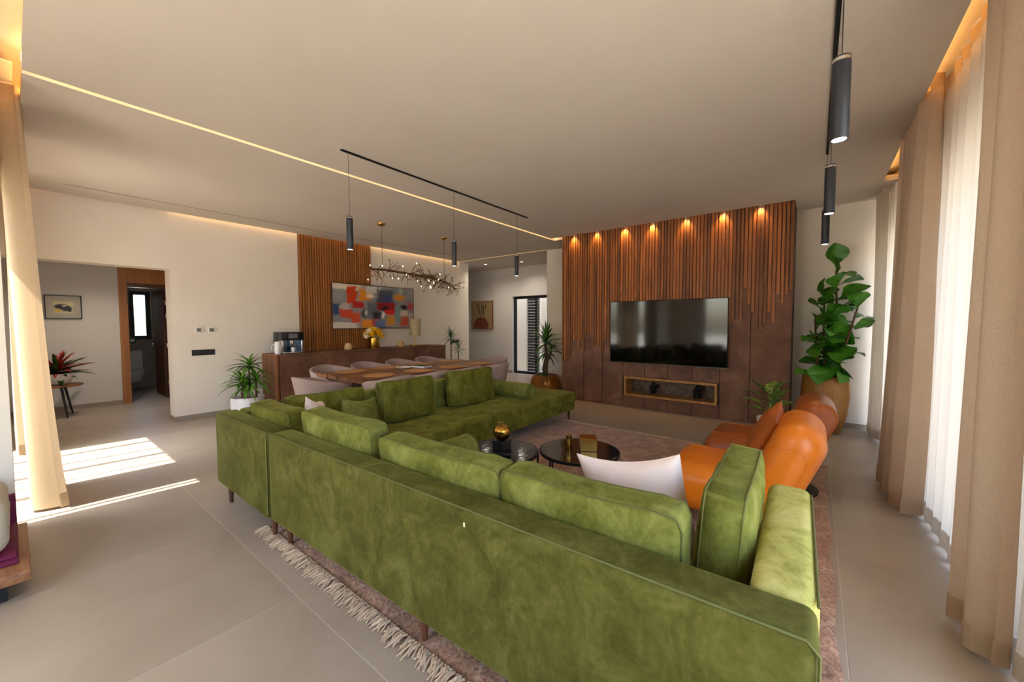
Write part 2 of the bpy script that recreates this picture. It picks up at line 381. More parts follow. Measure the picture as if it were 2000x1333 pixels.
# windows -------------------------------------------------------------
nwin = [0]
def window(axis, pos, a, b, z0, z1, n, fr=.06, mat='frame'):
    nwin[0] += 1; e = link('window_%d' % nwin[0], None); e['kind'] = 'structure'
    def bx(mb, u0, u1, v0, v1, w0, w1):
        return mb.box(pos+w0, pos+w1, u0, u1, v0, v1) if axis == 'x' else mb.box(u0, u1, pos+w0, pos+w1, v0, v1)
    m = MB(); bx(m, a, b, z0, z0+fr, -.03, .03); bx(m, a, b, z1-fr, z1, -.03, .03); bx(m, a, a+fr, z0+fr, z1-fr, -.03, .03); bx(m, b-fr, b, z0+fr, z1-fr, -.03, .03)
    m.build('window_frame', mat, e)
    wd = (b-a)/n
    for i in range(1, n): bx(MB(), a+i*wd-.03, a+i*wd+.03, z0+fr, z1-fr, -.025, .025).build('mullion', mat, e)
    for i in range(n): bx(MB(), a+i*wd+.03, a+(i+1)*wd-.03, z0+fr, z1-fr, -.004, .004).build('pane', 'glass', e)
    return e
for a, b in bays: window('x', XW+.1, a, b, 0, 2.42, 2)
window('y', -1.7, -2.9, -1.3, 0, 2.42, 2)
window('y', -.22, -7.0, -4.3, 0, 2.42, 4, .05)
window('x', -11.9, 1.6, 1.95, 1.06, 2.13, 1, .08)
d1 = window('y', 8.75, -6.70, -5.2, 0, 2.15, 2, .07); d1.name = 'door_1'
# courtyard behind the hall door
struct('wall_courtyard', MB().box(-9, -3, 10.2, 10.4, -.1, 3.2).box(-9, -8.8, 8.85, 10.2, -.1, 3.2), 'courtyard')
struct('added_roof_sun_block', MB().box(-9.9, 1.3, 8.8, 9.0, 3.3, 5.2), 'courtyard')  # unseen block added on the roof to keep sun off the courtyard wall
lv = thing('louvre_screen', 'dark louvred shutter panel standing outside the hall door', 'shutter', (-6.42, 9.3, -.1))
MB().box(-.24, -.2, -.03, .03, 0, 2.3).box(.2, .24, -.03, .03, 0, 2.3).box(-.24, .24, -.03, .03, 2.3, 2.35).build('frame', 'courtyard', lv)
sm = MB().box(-.2, .2, -.02, .02, -.03, .03).mesh('slat', 'pendant')
for i in range(28): link('slat', sm, lv, (0, 0, .06+i*.082), (rad(35), 0, 0))
# doorway to the bathroom: wooden portal, open leaf
dr = link('door_2', None); dr['kind'] = 'structure'
MB().box(XH, XH+.03, 1.17, 1.28, 0, 2.43).build('jamb', 'doorwood', dr)
MB().box(XH, XH+.03, 1.28, 1.95, 2.13, 2.43).build('header', 'doorwood', dr)
MB().box(XH, XH+.03, 1.86, 1.95, 0, 2.13).build('jamb', 'doorwood', dr)
MB().box(XH-.15, XH-.0, 1.28, 1.86, 2.06, 2.13).build('lining', 'doordark', dr)
MB().box(XH-.15, XH-.0, 1.80, 1.86, 0, 2.06).build('lining', 'doordark', dr)
dl = MB().box(XH-.95, XH-.16, 1.78, 1.82, .01, 2.05).build('leaf', 'doordark', dr)
for z in (.3, 1.0, 1.55, 1.8): MB().cyl((XH-.02, 1.797, z-.04), (XH-.02, 1.797, z+.04), .012, n=8).build('hinge', 'chrome', dr)
MB().cyl((XH-.85, 1.73, 1.0), (XH-.75, 1.73, 1.0), .01, n=8).cyl((XH-.85, 1.78, 1.0), (XH-.85, 1.73, 1.0), .01, n=8).build('handle', 'black', dl)

# recessed ceiling lights of the back hall, and one added to brighten the side hall
def downlight(label, x, y, z, e):
    d = thing('ceiling_downlight', label, 'spotlight', (x, y, z))
    MB().lathe([(.035, -.004), (.05, -.004), (.05, .004), (.035, .004), (.035, -.004)], n=24, caps=False).build('ring', 'whiteplastic', d, 40)
    MB().lathe([(.001, -.001), (.035, -.001), (.035, .003)], n=24).build('lens', 'lamp_on', d)
    spot('beam', (0, 0, -.012), e, 150, (1, .9, .78), .9, .05, (0, 0, -1), d)
downlight('round ceiling light added to brighten the side hall above the small table', -8.5, .9, 2.43, 55)
downlight('round ceiling light of the back hall nearer the dining wall', -6.9, 7.75, H, 40)
downlight('round ceiling light of the back hall nearer the glass door', -5.9, 8.0, H, 40)
# unseen fins added outside the left window to streak the floor sunlight
sc_ = thing('added_streak_fins', 'vertical fins added outside the left window to streak the sunlight', 'screen', (-5.65, -.75, -.13))
MB().box(-1.3, 1.3, -.03, .03, 0, .06).box(-1.3, 1.3, -.03, .03, 3.9, 3.95).build('rails', 'frame', sc_)
for x, w_ in ((-1.22, .03), (-.86, .02), (-.70, .05), (-.52, .016), (-.30, .04), (-.16, .016), (0, .03), (.14, .02), (.32, .03), (.6, .02), (.9, .02), (1.2, .03)):
    MB().box(x-w_/2, x+w_/2, -.02, .02, .06, 3.9).build('fin', 'frame', sc_)

# LED strips in the coves -----------------------------------------------
def led(name, label, mb, mat='led'):
    tag(mb.build(name, mat), label, 'light strip')
led('led_strip', 'long warm light line running across the ceiling between lounge and dining area', MB().box(-3.96, -3.84, .1, 6.36, H+.085, H+.095), 'led_soft')
led('led_strip', 'warm light in the ceiling pocket above the curtains beside the fig', MB().box(RX-.02, RX-.005, -.3, 5.95, H+.075, H+.1))
led('led_strip', 'warm light in the ceiling pocket above the sunny left curtain', MB().box(-7.1, RX, .11, .125, H+.075, H+.1))
led('led_strip', 'faint warm light line above the dining room wall', MB().box(-7.16, -7.14, 1.4, 7.0, H+.075, H+.09), 'led_soft')
led('led_strip', 'thin light line at the ceiling before the back hall', MB().box(-7.1, -4.56, 7.03, 7.05, H+.06, H+.07), 'led_soft')

# ------------------------------------------------------------------ TV feature wall
tvw = thing('feature_wall', 'tall wooden slat and rusty steel feature wall carrying the television', 'wall panel', (-3.7, 6.29, 0))
TVW = 3.47
MB().box(0, 1.19, .02, .8, 0, 3.1).box(2.62, TVW, .02, .8, 0, 3.1).box(1.19, 2.62, .02, .8, 0, .19).box(1.19, 2.62, .02, .8, .515, 3.1).box(1.19, 2.62, .42, .8, .19, .515).build('core', 'slatback', tvw)
edges = [0, .445, .805, 1.175, 1.54, 1.90, 2.262, 2.634, 3.005, TVW]
for a, b in zip(edges, edges[1:]):
    mid = (a+b)/2
    if 1.17 < mid < 2.65:
        rbox('panel', a+.004, b-.004, 0, .02, .004, .185, .002, 'corten', tvw, 1); rbox('panel', a+.004, b-.004, 0, .02, .52, 3.06, .002, 'corten', tvw, 1)
    else: rbox('panel', a+.004, b-.004, 0, .02, .004, 3.06, .002, 'corten', tvw, 1)
prof = [(-3.69, .70), (-3.62, .72), (-3.543, .78), (-3.475, 1.10), (-3.40, 1.12), (-3.353, .92), (-3.304, 1.13), (-3.252, .91), (-3.2, 1.18), (-3.154, 1.2), (-3.055, 1.02), (-2.97, 1.0), (-2.91, .91), (-2.87, .92),
        (-2.834, 1.13), (-2.772, 1.09), (-2.70, 1.15), (-2.5, 1.3), (-1.2, 1.4), (-.95, 1.5), (-.89, 1.45), (-.807, 1.45), (-.786, 1.88), (-.74, 1.66), (-.70, 1.8), (-.668, 1.55), (-.631, 1.263), (-.584, 1.345), (-.537, 1.402), (-.492, 1.55), (-.441, 1.40),
        (-.394, 1.78), (-.354, 1.66), (-.32, 1.78), (-.268, 1.84), (-.235, 1.64)]
n_sl = 74; pw = TVW/n_sl
for i in range(n_sl):
    x = (i+.5)*pw; xw = x-3.7
    zb = min(prof, key=lambda p: abs(p[0]-xw))[1]
    if -2.7 < xw < -.95: zb = 1.3+random.random()*.3
    dp = random.choice((.022, .026, .03)); wd = random.choice((.030, .034, .036))
    MB().box(x-wd/2, x+wd/2, -dp, -.0005, zb, 3.06).build('slat', 'slat', tvw)
# firebox with tiled rim
fb = MB().box(1.2, 2.61, .40, .42, .19, .515).build('firebox_back', 'firedark', tvw)
MB().box(1.19, 2.62, .02, .42, .19, .2).build('firebox_floor', 'firedark', tvw)
rim = MB(); x0, x1, za, zb = 1.2, 2.608, .192, .513
nn = 42
for i in range(nn):
    a = x0+(x1-x0)*i/nn; b = x0+(x1-x0)*(i+1)/nn-.004
    rim.box(a, b, -.012, .3, za, za+.034).box(a, b, -.012, .3, zb-.034, zb)
for i in range(8):
    a = za+.036+(zb-za-.072)*i/8; b = za+.036+(zb-za-.072)*(i+1)/8-.004
    rim.box(x0, x0+.034, -.012, .3, a, b).box(x1-.034, x1, -.012, .3, a, b)
o = rim.build('tile_rim', 'firebrick', tvw); o['kind'] = 'stuff'
for k, (x, s) in enumerate(((1.6, .9), (2.28, 1.0))):
    bn = thing('burnt_log', ('charred stump on the left side of the recessed fireplace', 'charred stump on the right side of the recessed fireplace')[k], 'log', (-3.7+x, 6.53, .2))
    MB().tube([(0, 0, 0), (.01, 0, .08*s), (-.01, .01, .15*s), (.02, 0, .22*s)], [.05*s, .06*s, .045*s, .03*s], 9).build('trunk', 'burnt', bn, 50)
    MB().tube([(0, 0, .1*s), (.06, .02, .16*s), (.09, .01, .21*s)], [.03, .025, .012], 7).build('branch', 'burnt', bn, 50)
# spots over the slats
for k, x in enumerate((-3.44, -3.0, -2.5, -2.05, -1.55, -1.06, -.61)):
    s = thing('downlight', 'recessed warm spotlight number %s from the left above the slatted television wall' % ('one', 'two', 'three', 'four', 'five', 'six', 'seven')[k], 'spotlight', (x, 6.225, H+.02), 0, 'spotlights above the television wall')
    MB().lathe([(.022, 0), (.03, 0), (.03, .06), (.022, .06), (.022, 0)], n=14, caps=False).build('housing', 'black', s, 40)
    MB().lathe([(.001, -.002), (.02, -.002), (.02, .004)], n=14).build('lens', 'lamp_on', s)
    spot('beam', (0, 0, -.01), 11, 85, (1, .60, .22), .8, .015, (0, .35, -1), s)
# television
tv = thing('television', 'large black flat television mounted on the slatted feature wall', 'television', (-2.715, 6.2, .75))
TW, TH = 1.76, 1.01
rbox('body', 0, TW, 0, .045, 0, TH, .004, 'blackplastic', tv, 2)
MB().box(.25, 1.5, .045, .06, .15, .85).build('rear_cover', 'blackplastic', tv)
MB().box(.012, TW-.012, -.002, 0, .018, TH-.01).build('screen', 'screen', tv)
MB().box(0, TW, -.004, .0, 0, .008).build('bottom_trim', 'chrome', tv)

# ------------------------------------------------------------------ dining wall
ds = thing('slat_panel', 'tall dining wall panel of vertical oak slats behind the abstract painting', 'wall panel', (XB, 3.132, 0))
MB().box(.0, .015, 0, 1.41, .9, 2.975).build('backing', 'slatback', ds)
for i in range(31):
    a = i*1.41/31
    MB().box(.015, .04, a+.004, a+.036, .9, 2.975).build('slat', 'slat2', ds)
art = painting('abstract_canvas', (150, 146, 142), [
    ('box', .12, .93, .2, .06, (226, 214, 196), .4), ('box', .06, .75, .05, .12, (150, 148, 146), .5),
    ('box', .21, .76, .055, .19, (208, 62, 12), .25), ('box', .36, .78, .07, .14, (222, 136, 18), .6), ('ell', .42, .76, .05, .06, (240, 220, 180), .8),
    ('box', .46, .9, .09, .08, (206, 202, 192), .5), ('box', .04, .42, .04, .12, (42, 66, 116), .5), ('ell', .14, .48, .05, .08, (190, 170, 164), .8),
    ('box', .28, .54, .07, .07, (178, 32, 28), .4), ('box', .15, .33, .07, .09, (204, 70, 44), .4), ('box', .25, .22, .05, .13, (206, 76, 40), .5),
    ('box', .1, .06, .18, .07, (222, 210, 196), .3), ('ell', .35, .34, .04, .1, (70, 70, 72), .8), ('ell', .38, .36, .02, .06, (220, 214, 200), .7),
    ('box', .46, .42, .07, .18, (100, 104, 112), .5), ('box', .62, .76, .1, .16, (70, 76, 92), .5), ('ell', .65, .7, .05, .1, (56, 72, 128), .8),
    ('box', .62, .52, .12, .1, (156, 14, 26), .3), ('ell', .61, .45, .05, .08, (28, 20, 22), .7), ('box', .67, .38, .07, .06, (206, 30, 12), .4),
    ('ell', .58, .32, .02, .08, (228, 224, 216), .7), ('box', .5, .3, .05, .08, (40, 40, 48), .8), ('ell', .48, .12, .06, .1, (206, 22, 30), .6),
    ('box', .38, .1, .06, .1, (222, 140, 30), .5), ('box', .54, .1, .07, .09, (92, 116, 156), .6), ('box', .68, .18, .05, .12, (206, 136, 40), .7),
    ('ell', .8, .76, .08, .08, (214, 132, 30), .7), ('ell', .82, .9, .03, .08, (170, 180, 160), .8), ('box', .78, .36, .04, .2, (120, 146, 144), .5),
    ('ell', .87, .52, .06, .06, (36, 28, 32), .6), ('box', .87, .36, .05, .07, (212, 190, 176), .5), ('box', .96, .55, .04, .1, (178, 76, 66), .7),
    ('box', .87, .16, .06, .12, (196, 82, 44), .6), ('box', .96, .2, .03, .18, (176, 160, 156), .6), ('box', .95, .85, .05, .1, (150, 148, 138), .6), ('box', .52, .7, .004, .3, (60, 60, 64), 1)], .09, (130, 134, 140))
pg = thing('abstract_painting', 'wide abstract painting in orange red and grey over the sideboard', 'painting', (XB+.042, 3.69, 1.30))
q = uvquad('canvas', 1.86, .86, art, pg); q.location = (.022, .012, .012)
MB().box(0, .03, 0, 1.88, 0, .012).box(0, .03, 0, 1.88, .868, .88).box(0, .03, 0, .012, .012, .868).box(0, .03, 1.868, 1.88, .012, .868).box(0, .012, .012, 1.868, .012, .868).build('frame', 'doordark', pg)
# sideboard
sb = thing('sideboard', 'long rusty brown sideboard with wooden end along the dining wall', 'sideboard', (XB+.015, 2.52, 0))
SBL, SBD, SBH = 3.55, .56, .915
MB().box(0, SBD-.02, .04, SBL, .06, SBH-.03).build('body', 'slatback', sb)
rbox('worktop', 0, SBD, .04, SBL, SBH-.028, SBH, .003, 'corten', sb, 1)
rbox('end_panel', 0, SBD, 0, .038, 0, SBH, .003, 'woodedge', sb, 1)
for k in range(4): rbox('door', SBD-.019, SBD, .05+k*.872, .05+(k+1)*.872-.004, .06, SBH-.034, .002, 'corten', sb, 1)
MB().box(.05, SBD-.06, .05, SBL-.03, 0, .06).build('plinth', 'black', sb)
SX = XB+.015+.3; SZ = SBH
# coffee machine
cm = thing('coffee_machine', 'black and silver coffee machine at the left end of the sideboard', 'coffee machine', (SX, 2.83, SZ))
rbox('body', -.2, .02, -.17, .17, 0, .35, .012, 'blackplastic', cm)
rbox('head', .02, .14, -.17, .17, .22, .35, .01, 'blackplastic', cm)
MB().box(.141, .144, -.07, .07, .25, .325).build('display', plain('display_grey', (84, 86, 84), .2), cm)
rbox('drip_tray', .02, .18, -.17, .17, 0, .03, .006, 'chrome', cm)
rbox('side_column', .02, .13, -.17, -.13, .03, .22, .006, 'chrome', cm)
rbox('side_column', .02, .13, .13, .17, .03, .22, .006, 'chrome', cm)
rbox('spout', .04, .12, -.035, .035, .12, .22, .006, 'chrome', cm)
MB().box(.02, .024, -.13, .13, .03, .22).build('back_plate', plain('blue_steel', (70, 84, 104), .25, .8), cm)
jg = thing('milk_jug', 'clear milk jug standing beside the coffee machine', 'jug', (SX+.12, 2.60, SZ))
lathe_o('vessel', [(.035, 0), (.045, .02), (.05, .1), (.044, .17), (.038, .2), (.034, .2), (.04, .1), (.035, .02), (.001, .01)], 'white', jg)
MB().tube([(0, -.045, .16), (0, -.085, .14), (0, -.085, .07), (0, -.046, .05)], .007, 8).build('handle', 'whiteplastic', jg, 60)
cp = thing('glass_cup', 'small cup in front of the coffee machine', 'cup', (SX+.13, 2.83, SZ+.031))
lathe_o('bowl', [(.02, 0), (.028, .02), (.03, .07), (.026, .07), (.022, .01), (.001, .008)], 'white', cp, n=16)
# votive candles
for k, (y, lb) in enumerate(((3.87, 'amber votive holder on the sideboard left of the flower vase'), (5.05, 'amber votive holder on the sideboard between vase and lamp'))):
    v = thing('candle_holder', lb, 'candle holder', (SX-.02, y, SZ), 0, 'votive holders on the sideboard')
    lathe_o('glass_cup', [(.06, 0), (.075, .03), (.07, .07), (.05, .12), (.046, .12), (.06, .07), (.06, .02), (.001, .012)], 'amber', v)
    lathe_o('tea_light', [(.022, .013), (.022, .028), (.001, .028)], 'tealight', v, n=12)
# flower vase
vs = thing('flower_vase', 'gold vase of yellow and cream roses on the sideboard', 'vase', (SX, 4.40, SZ))
MB().lathe([(.1, 0), (.105, .02), (.105, .2), (.095, .2), (.09, .03), (.001, .03)], n=32, flute=.03, fn=16).build('vase', 'gold', vs, 60)
fm = {}
for key in ('yellow', 'petal'):
    b = MB()
    for k in range(9):
        a = k*2.4; rr = .012+.0035*k; tilt = .2+.09*k
        cxx, cyy = math.cos(a)*rr*.5, math.sin(a)*rr*.5
        b.grid(lambda u, v, a=a, rr=rr: (math.cos(a+(u-.5)*2.2)*rr*(.6+.6*v), math.sin(a+(u-.5)*2.2)*rr*(.6+.6*v), -.02+v*.05-.004*rr*100*v*v*.6), 4, 3)
    b.lathe([(.004, -.045), (.02, -.03), (.016, .0), (.002, .015)], n=8)
    fm[key] = b.mesh('flower', key, 60)
fr = random.Random(3)
for k in range(26):
    a = k*2.399; ph = math.acos(1-(k+.5)/26*1.05); R0 = .165
    d = Vector((math.sin(ph)*math.cos(a), math.sin(ph)*math.sin(a), math.cos(ph)*.85))
    o = link('rose', fm['yellow' if fr.random() < .55 else 'petal'], vs, Vector((0, 0, .24))+d*R0); o.rotation_euler = d.to_track_quat('Z', 'X').to_euler(); o.scale = (1.35,)*3
for k in range(14):
    a = k*.449*2; d = Vector((math.cos(a), math.sin(a), .1+.3*(k % 2)))
    lf = MB().grid(lambda u, v: (v*.1, (u-.5)*.045*math.sin(PI*min(.98, v+.05)), .03*v-.06*v*v), 2, 4).build('leaf', 'leafd', vs, 60)
    lf.rotation_euler = (0, -.2, a); lf.location = (math.cos(a)*.09, math.sin(a)*.09, .2+.02*(k % 3))
# lamp
lp = thing('table_lamp', 'table lamp with mosaic drum shade at the right end of the sideboard', 'lamp', (SX-.02, 5.43, SZ))
lathe_o('base', [(.13, 0), (.13, .018), (.02, .03), (.001, .03)], 'brass', lp)
MB().cyl((0, 0, .02), (0, 0, .26), .008, n=10).build('stem', 'brass', lp)
MB().lathe([(.115, .22), (.115, .58), (.108, .58), (.108, .22), (.115, .22)], n=36, caps=False).build('shade', 'shade', lp, 40)
ty = thing('tray', 'low round wooden tray under the lamp on the sideboard', 'tray', (SX+.06, 5.5, SZ)); ty.location.z = SZ
lathe_o('dish', [(.001, .001), (.16, .001), (.2, .016), (.197, .018), (.155, .006), (.001, .006)], 'woodedge', ty); lp.location.z = SZ+.0065
# wall plates
for y0, y1, z, lb in ((1.662, 1.751, 1.275, 'white thermostat nearest the doorway on the dining wall'), (1.815, 1.908, 1.272, 'white thermostat nearer the sideboard on the dining wall')):
    th = thing('thermostat', lb, 'thermostat', (XB, y0, z), 0, 'thermostats on the dining wall')
    rbox('plate', 0, .018, 0, y1-y0, 0, .077, .004, 'whiteplastic', th, 2); MB().box(.018, .0195, .012, y1-y0-.022, .012, .065).build('display', plain('lcd', (110, 112, 98), .3), th)
for y0, y1, z0_, z1_, lb in ((1.611, 1.891, .935, 1.02, 'long black switch plate below the two thermostats'), (6.79, 7.03, .905, .99, 'black switch plate on the wall by the back hall corner')):
    sw = thing('switch_plate', lb, 'switch', (XB, y0, z0_))
    L_ = y1-y0; rbox('plate', 0, .01, 0, L_, 0, z1_-z0_, .003, 'blackplastic', sw, 1)
    for k in range(4): rbox('rocker', .01, .014, .008+k*(L_-.016)/4+.003, .008+(k+1)*(L_-.016)/4-.003, .012, z1_-z0_-.012, .001, 'pendant', sw, 1)

# ------------------------------------------------------------------ pictures in the halls
hp = painting('vase_print', (150, 124, 84), [('ell', .45, .12, .36, .3, (112, 52, 36), .08), ('ell', .45, .5, .02, .2, (46, 40, 30), .4), ('ell', .36, .68, .03, .18, (60, 52, 36), .4), ('ell', .58, .66, .025, .2, (52, 46, 32), .4), ('ell', .5, .78, .02, .16, (70, 60, 40), .4), ('ell', .26, .84, .03, .1, (60, 50, 34), .5), ('ell', .68, .82, .02, .1, (64, 52, 36), .5)], .06, (160, 134, 94))
p2 = thing('framed_print', 'framed print of a red vase with branches in the back hall', 'picture', (-8.23, 8.605, 1.235))
q = uvquad('print', .80, .80, hp, p2, 'y'); q.location = (.015, .008, .015)
MB().box(0, .83, 0, .04, 0, .015).box(0, .83, 0, .04, .815, .83).box(0, .015, 0, .04, .015, .815).box(.815, .83, 0, .04, .015, .815).box(.015, .815, .012, .04, .015, .815).build('frame', 'tablewood', p2)
sp = painting('ink_sketch', (196, 186, 150), [('box', .5, .75, .5, .1, (212, 200, 150), .4), ('ell', .4, .55, .35, .22, (34, 32, 40), .4), ('ell', .65, .4, .28, .2, (40, 40, 46), .4), ('ell', .2, .25, .14, .12, (214, 176, 60), .4), ('ell', .55, .62, .12, .07, (200, 190, 160), .4), ('ell', .8, .2, .1, .07, (50, 46, 40), .4)], .25)
p3 = thing('framed_sketch', 'black framed small collage on the side hall wall above the plant', 'picture', (XH, .335, 1.49))
MB().box(0, .03, 0, .4, 0, .012).box(0, .03, 0, .4, .368, .38).box(0, .03, 0, .012, .012, .368).box(0, .03, .388, .4, .012, .368).build('frame', 'black', p3)
MB().box(0, .012, .012, .388, .012, .368).build('mount', plain('mount_board', (176, 168, 152), .8), p3)
q = uvquad('collage', .22, .2, sp, p3); q.location = (.0135, .09, .085)

# ------------------------------------------------------------------ bathroom fittings
tl = thing('toilet', 'white wall hung toilet with raised lid in the bathroom', 'toilet', (-11.8, 1.58, 0))
MB().grid(lambda u, v: (.02+(.5-.14*(1-v)**2)*max(0, math.cos((u-.5)*PI))**.55, .19*math.sin((u-.5)*PI)*(.75+.25*v), .16+.24*v), 16, 6).build('bowl', 'white', tl, 60)
MB().grid(lambda u, v: (.02+.52*max(0, math.cos((u-.5)*PI))**.5*v, .2*math.sin((u-.5)*PI)*(v*.98+.02), .405), 16, 3).build('seat', 'white', tl, 60)
rbox('lid', .02, .05, -.19, .19, .41, .82, .02, 'white', tl)
fp = thing('flush_plate', 'black flush plate above the toilet', 'flush plate', (-11.8, 1.48, .98)); rbox('plate', 0, .012, 0, .2, 0, .13, .003, 'blackplastic', fp, 1)
for k in range(2): rbox('button', .012, .016, .02+.085*k, .095+.085*k, .03, .1, .002, 'chrome', fp, 1)

# ------------------------------------------------------------------ pendants and tracks
def pendant(i, x, y, label, group):
    p = thing('pendant_lamp', label, 'pendant lamp', (x, y, 2.08), 0, group)
    MB().lathe([(.0275, 0), (.0285, .002), (.0285, .298), (.026, .30), (.001, .30)], n=24, caps=False).lathe([(.0275, 0), (.024, .004), (.001, .004)], n=24, caps=False).build('cylinder', 'pendant', p, 40)
    MB().lathe([(.0287, .281), (.0287, .293), (.0284, .293)], n=24, caps=False).build('collar', 'chrome', p, 40)
    MB().lathe([(.001, .001), (.022, .001), (.022, .003)], n=20).build('lens', 'lamp_on', p)
    MB().cyl((0, 0, .30), (0, 0, H-2.08), .0018, n=6).build('cord', 'black', p)
    spot('beam', (0, 0, -.005), 5, 70, (1, .9, .75), .7, .02, (0, 0, -1), p)
od = ('first', 'second', 'third')
for k, y in enumerate((1.935, 3.243, 4.464)):
    pendant(k, -3.38, y, 'slim black cylinder pendant, %s along the track over the green sofa' % ('nearest' if k == 0 else 'middle one' if k == 1 else 'farthest'), 'pendants over the sofa')
for k, y in enumerate((1.92, 3.16, 4.36)):
    pendant(k, .055, y, 'slim black cylinder pendant, %s along the track beside the curtains' % ('nearest' if k == 0 else 'middle one' if k == 1 else 'farthest'), 'pendants by the curtains')
for x, y0, y1, lb in ((-3.38, 1.87, 4.72, 'thin black lighting track on the ceiling above the green sofa'), (.055, .3, 4.66, 'thin black lighting track on the ceiling beside the curtains')):
    tr = thing('lighting_track', lb, 'light track', (x, y0, H-.012)); MB().box(-.011, -.006, 0, y1-y0, 0, .0115).box(.006, .011, 0, y1-y0, 0, .0115).box(-.006, .006, 0, y1-y0, .006, .0115).build('rail', 'black', tr)
    for yy in (0, y1-y0): MB().box(-.0115, .0115, yy-.004, yy+.004, -.001, .0115).build('end_cap', 'black', tr)
# chandelier
ch = thing('branch_chandelier', 'bronze branch chandelier with tiny bulbs over the dining table', 'chandelier', (-5.36, 3.4, 0))
main = [(.0, 0, 2.235), (.01, .25, 2.245), (-.01, .6, 2.235), (.01, 1.0, 2.22), (0, 1.35, 2.19), (.01, 1.6, 2.14), (0, 1.75, 2.06)]
MB().tube(main, [.012, .016, .018, .017, .015, .011, .006], 8).build('main_branch', 'bronze', ch, 60)
for yy, zz in ((.2, 2.245), (1.49, 2.165)):
    MB().cyl((0, yy, zz), (0, yy, H-.03), .004, n=6).build('suspension_rod', 'bronze', ch)
    MB().lathe([(.012, -.045), (.05, -.03), (.065, -.005), (.065, 0), (.001, 0)], (0, yy, H), 24).build('ceiling_rose', 'brass', ch, 40)
rg = random.Random(11)
def mpt(t):
    f = t*(len(main)-1); i = min(int(f), len(main)-2); return Vector(main[i]).lerp(Vector(main[i+1]), f-i)
for k in range(110):
    b = mpt(rg.uniform(.0, 1)); d = Vector((rg.uniform(-1, 1), rg.uniform(-.9, .9), rg.uniform(-1.0, .55))).normalized(); L_ = rg.uniform(.12, .3)
    e = b+d*L_; md = b+d*L_*.5+Vector((rg.uniform(-.02, .02),)*3)
    m = MB().tube([b, md, e], [.0055, .0045, .003], 5)
    d2 = (d+Vector((rg.uniform(-1, 1), rg.uniform(-1, 1), rg.uniform(-1, 1)))*.7).normalized(); m.tube([md, md+d2*L_*.45], [.004, .0025], 5)
    m.build('twig', 'bronze', ch, 60)
    if k % 5 == 0:
        MB().lathe([(.001, -.012), (.006, -.008), (.0085, 0), (.006, .008), (.001, .011)], tuple(e), 8).build('bulb', 'bulb', ch, 60)
    elif k % 3 == 1:
        MB().lathe([(.001, -.02), (.008, -.012), (.005, .01), (.001, .018)], tuple(e), 6).build('leaf_bud', 'bronze', ch, 60)

# ------------------------------------------------------------------ dining table and chairs
dt = thing('dining_table', 'long live edge wooden dining table with dark resin between planks', 'dining table', (-4.62, 2.45, 0))
DL, DW = 2.55, 1.12
MB().box(-DW/2+.05, DW/2-.05, .05, DL-.05, .715, .742).build('resin_core', 'resin', dt)
rt_ = random.Random(5); nx = 4
def wob(i, y): return .035*math.sin(3.1*y+i*1.7)+.025*math.sin(7.3*y+i*2.9)
for i in range(nx):
    a = -DW/2+i*DW/nx; b = a+DW/nx
    for j in range(4):
        ya = j*DL/4+(0 if j == 0 else .01+.03*math.sin(i*2+j)); yb = (j+1)*DL/4+(0 if j == 3 else .03*math.sin(i*2+j+1))
        m = MB(); N = 8; base = len(m.v)
        for z in (.705, .75):
            for k in range(N+1):
                y = ya+(yb-ya)*k/N; m.v.append((a+.012+(wob(i, y) if True else 0)*.6, y, z))
            for k in range(N+1):
                y = yb-(yb-ya)*k/N; m.v.append((b-.012+wob(i+1, y)*.6, y, z))
        n2 = 2*(N+1); m.f.append(tuple(reversed(range(n2)))); m.f.append(tuple(range(n2, 2*n2)))
        for k in range(n2): m.f.append((k, (k+1) % n2, n2+(k+1) % n2, n2+k))
        m.build('plank', 'tablewood', dt)
for y in (.45, DL-.45):
    for s in (-1, 1):
        MB().tube([(s*.42, y, 0), (-s*.12, y, .7)], [.03, .035], 4).build('leg', 'tablewood', dt)
    MB().box(-.35, .35, y-.04, y+.04, .68, .705).build('cross_rail', 'tablewood', dt)
MB().box(-.03, .03, .45, DL-.45, .3, .36).build('stretcher', 'tablewood', dt)
names = ('nearest', 'second', 'third', 'fourth')
for s, side in ((1, 'sofa side'), (-1, 'sideboard side')):
    for k in range(4):
        pm = thing('placemat', 'round wooden placemat on the dining table %s, %s from the lounge end' % (side, names[k]), 'placemat', (-4.62+s*.33, 2.80+k*.61, .751), 0, 'placemats on the dining table')
        lathe_o('disc', [(.001, 0), (.185, 0), (.19, .004), (.187, .008), (.001, .008)], 'rattan', pm, n=30)
        MB().lathe([(.18, .0082), (.184, .0105), (.189, .0082)], n=30, caps=False).build('rim', 'rattan', pm)
pl = thing('plate', 'white plate in the middle of the dining table', 'plate', (-4.72, 3.5, .751)); lathe_o('dish', [(.001, 0), (.08, 0), (.12, .014), (.118, .017), (.075, .005), (.001, .005)], 'white', pl)
bk = thing('book', 'flat dark book lying in the middle of the dining table', 'book', (-4.6, 3.72, .751), .2)
MB().box(-.12, .12, -.09, .09, .004, .026).build('pages', 'white', bk); MB().box(-.125, .125, -.095, .095, 0, .004).box(-.125, .125, -.095, .095, .026, .03).box(-.125, -.121, -.095, .095, .004, .026).build('cover', 'blackplastic', bk)

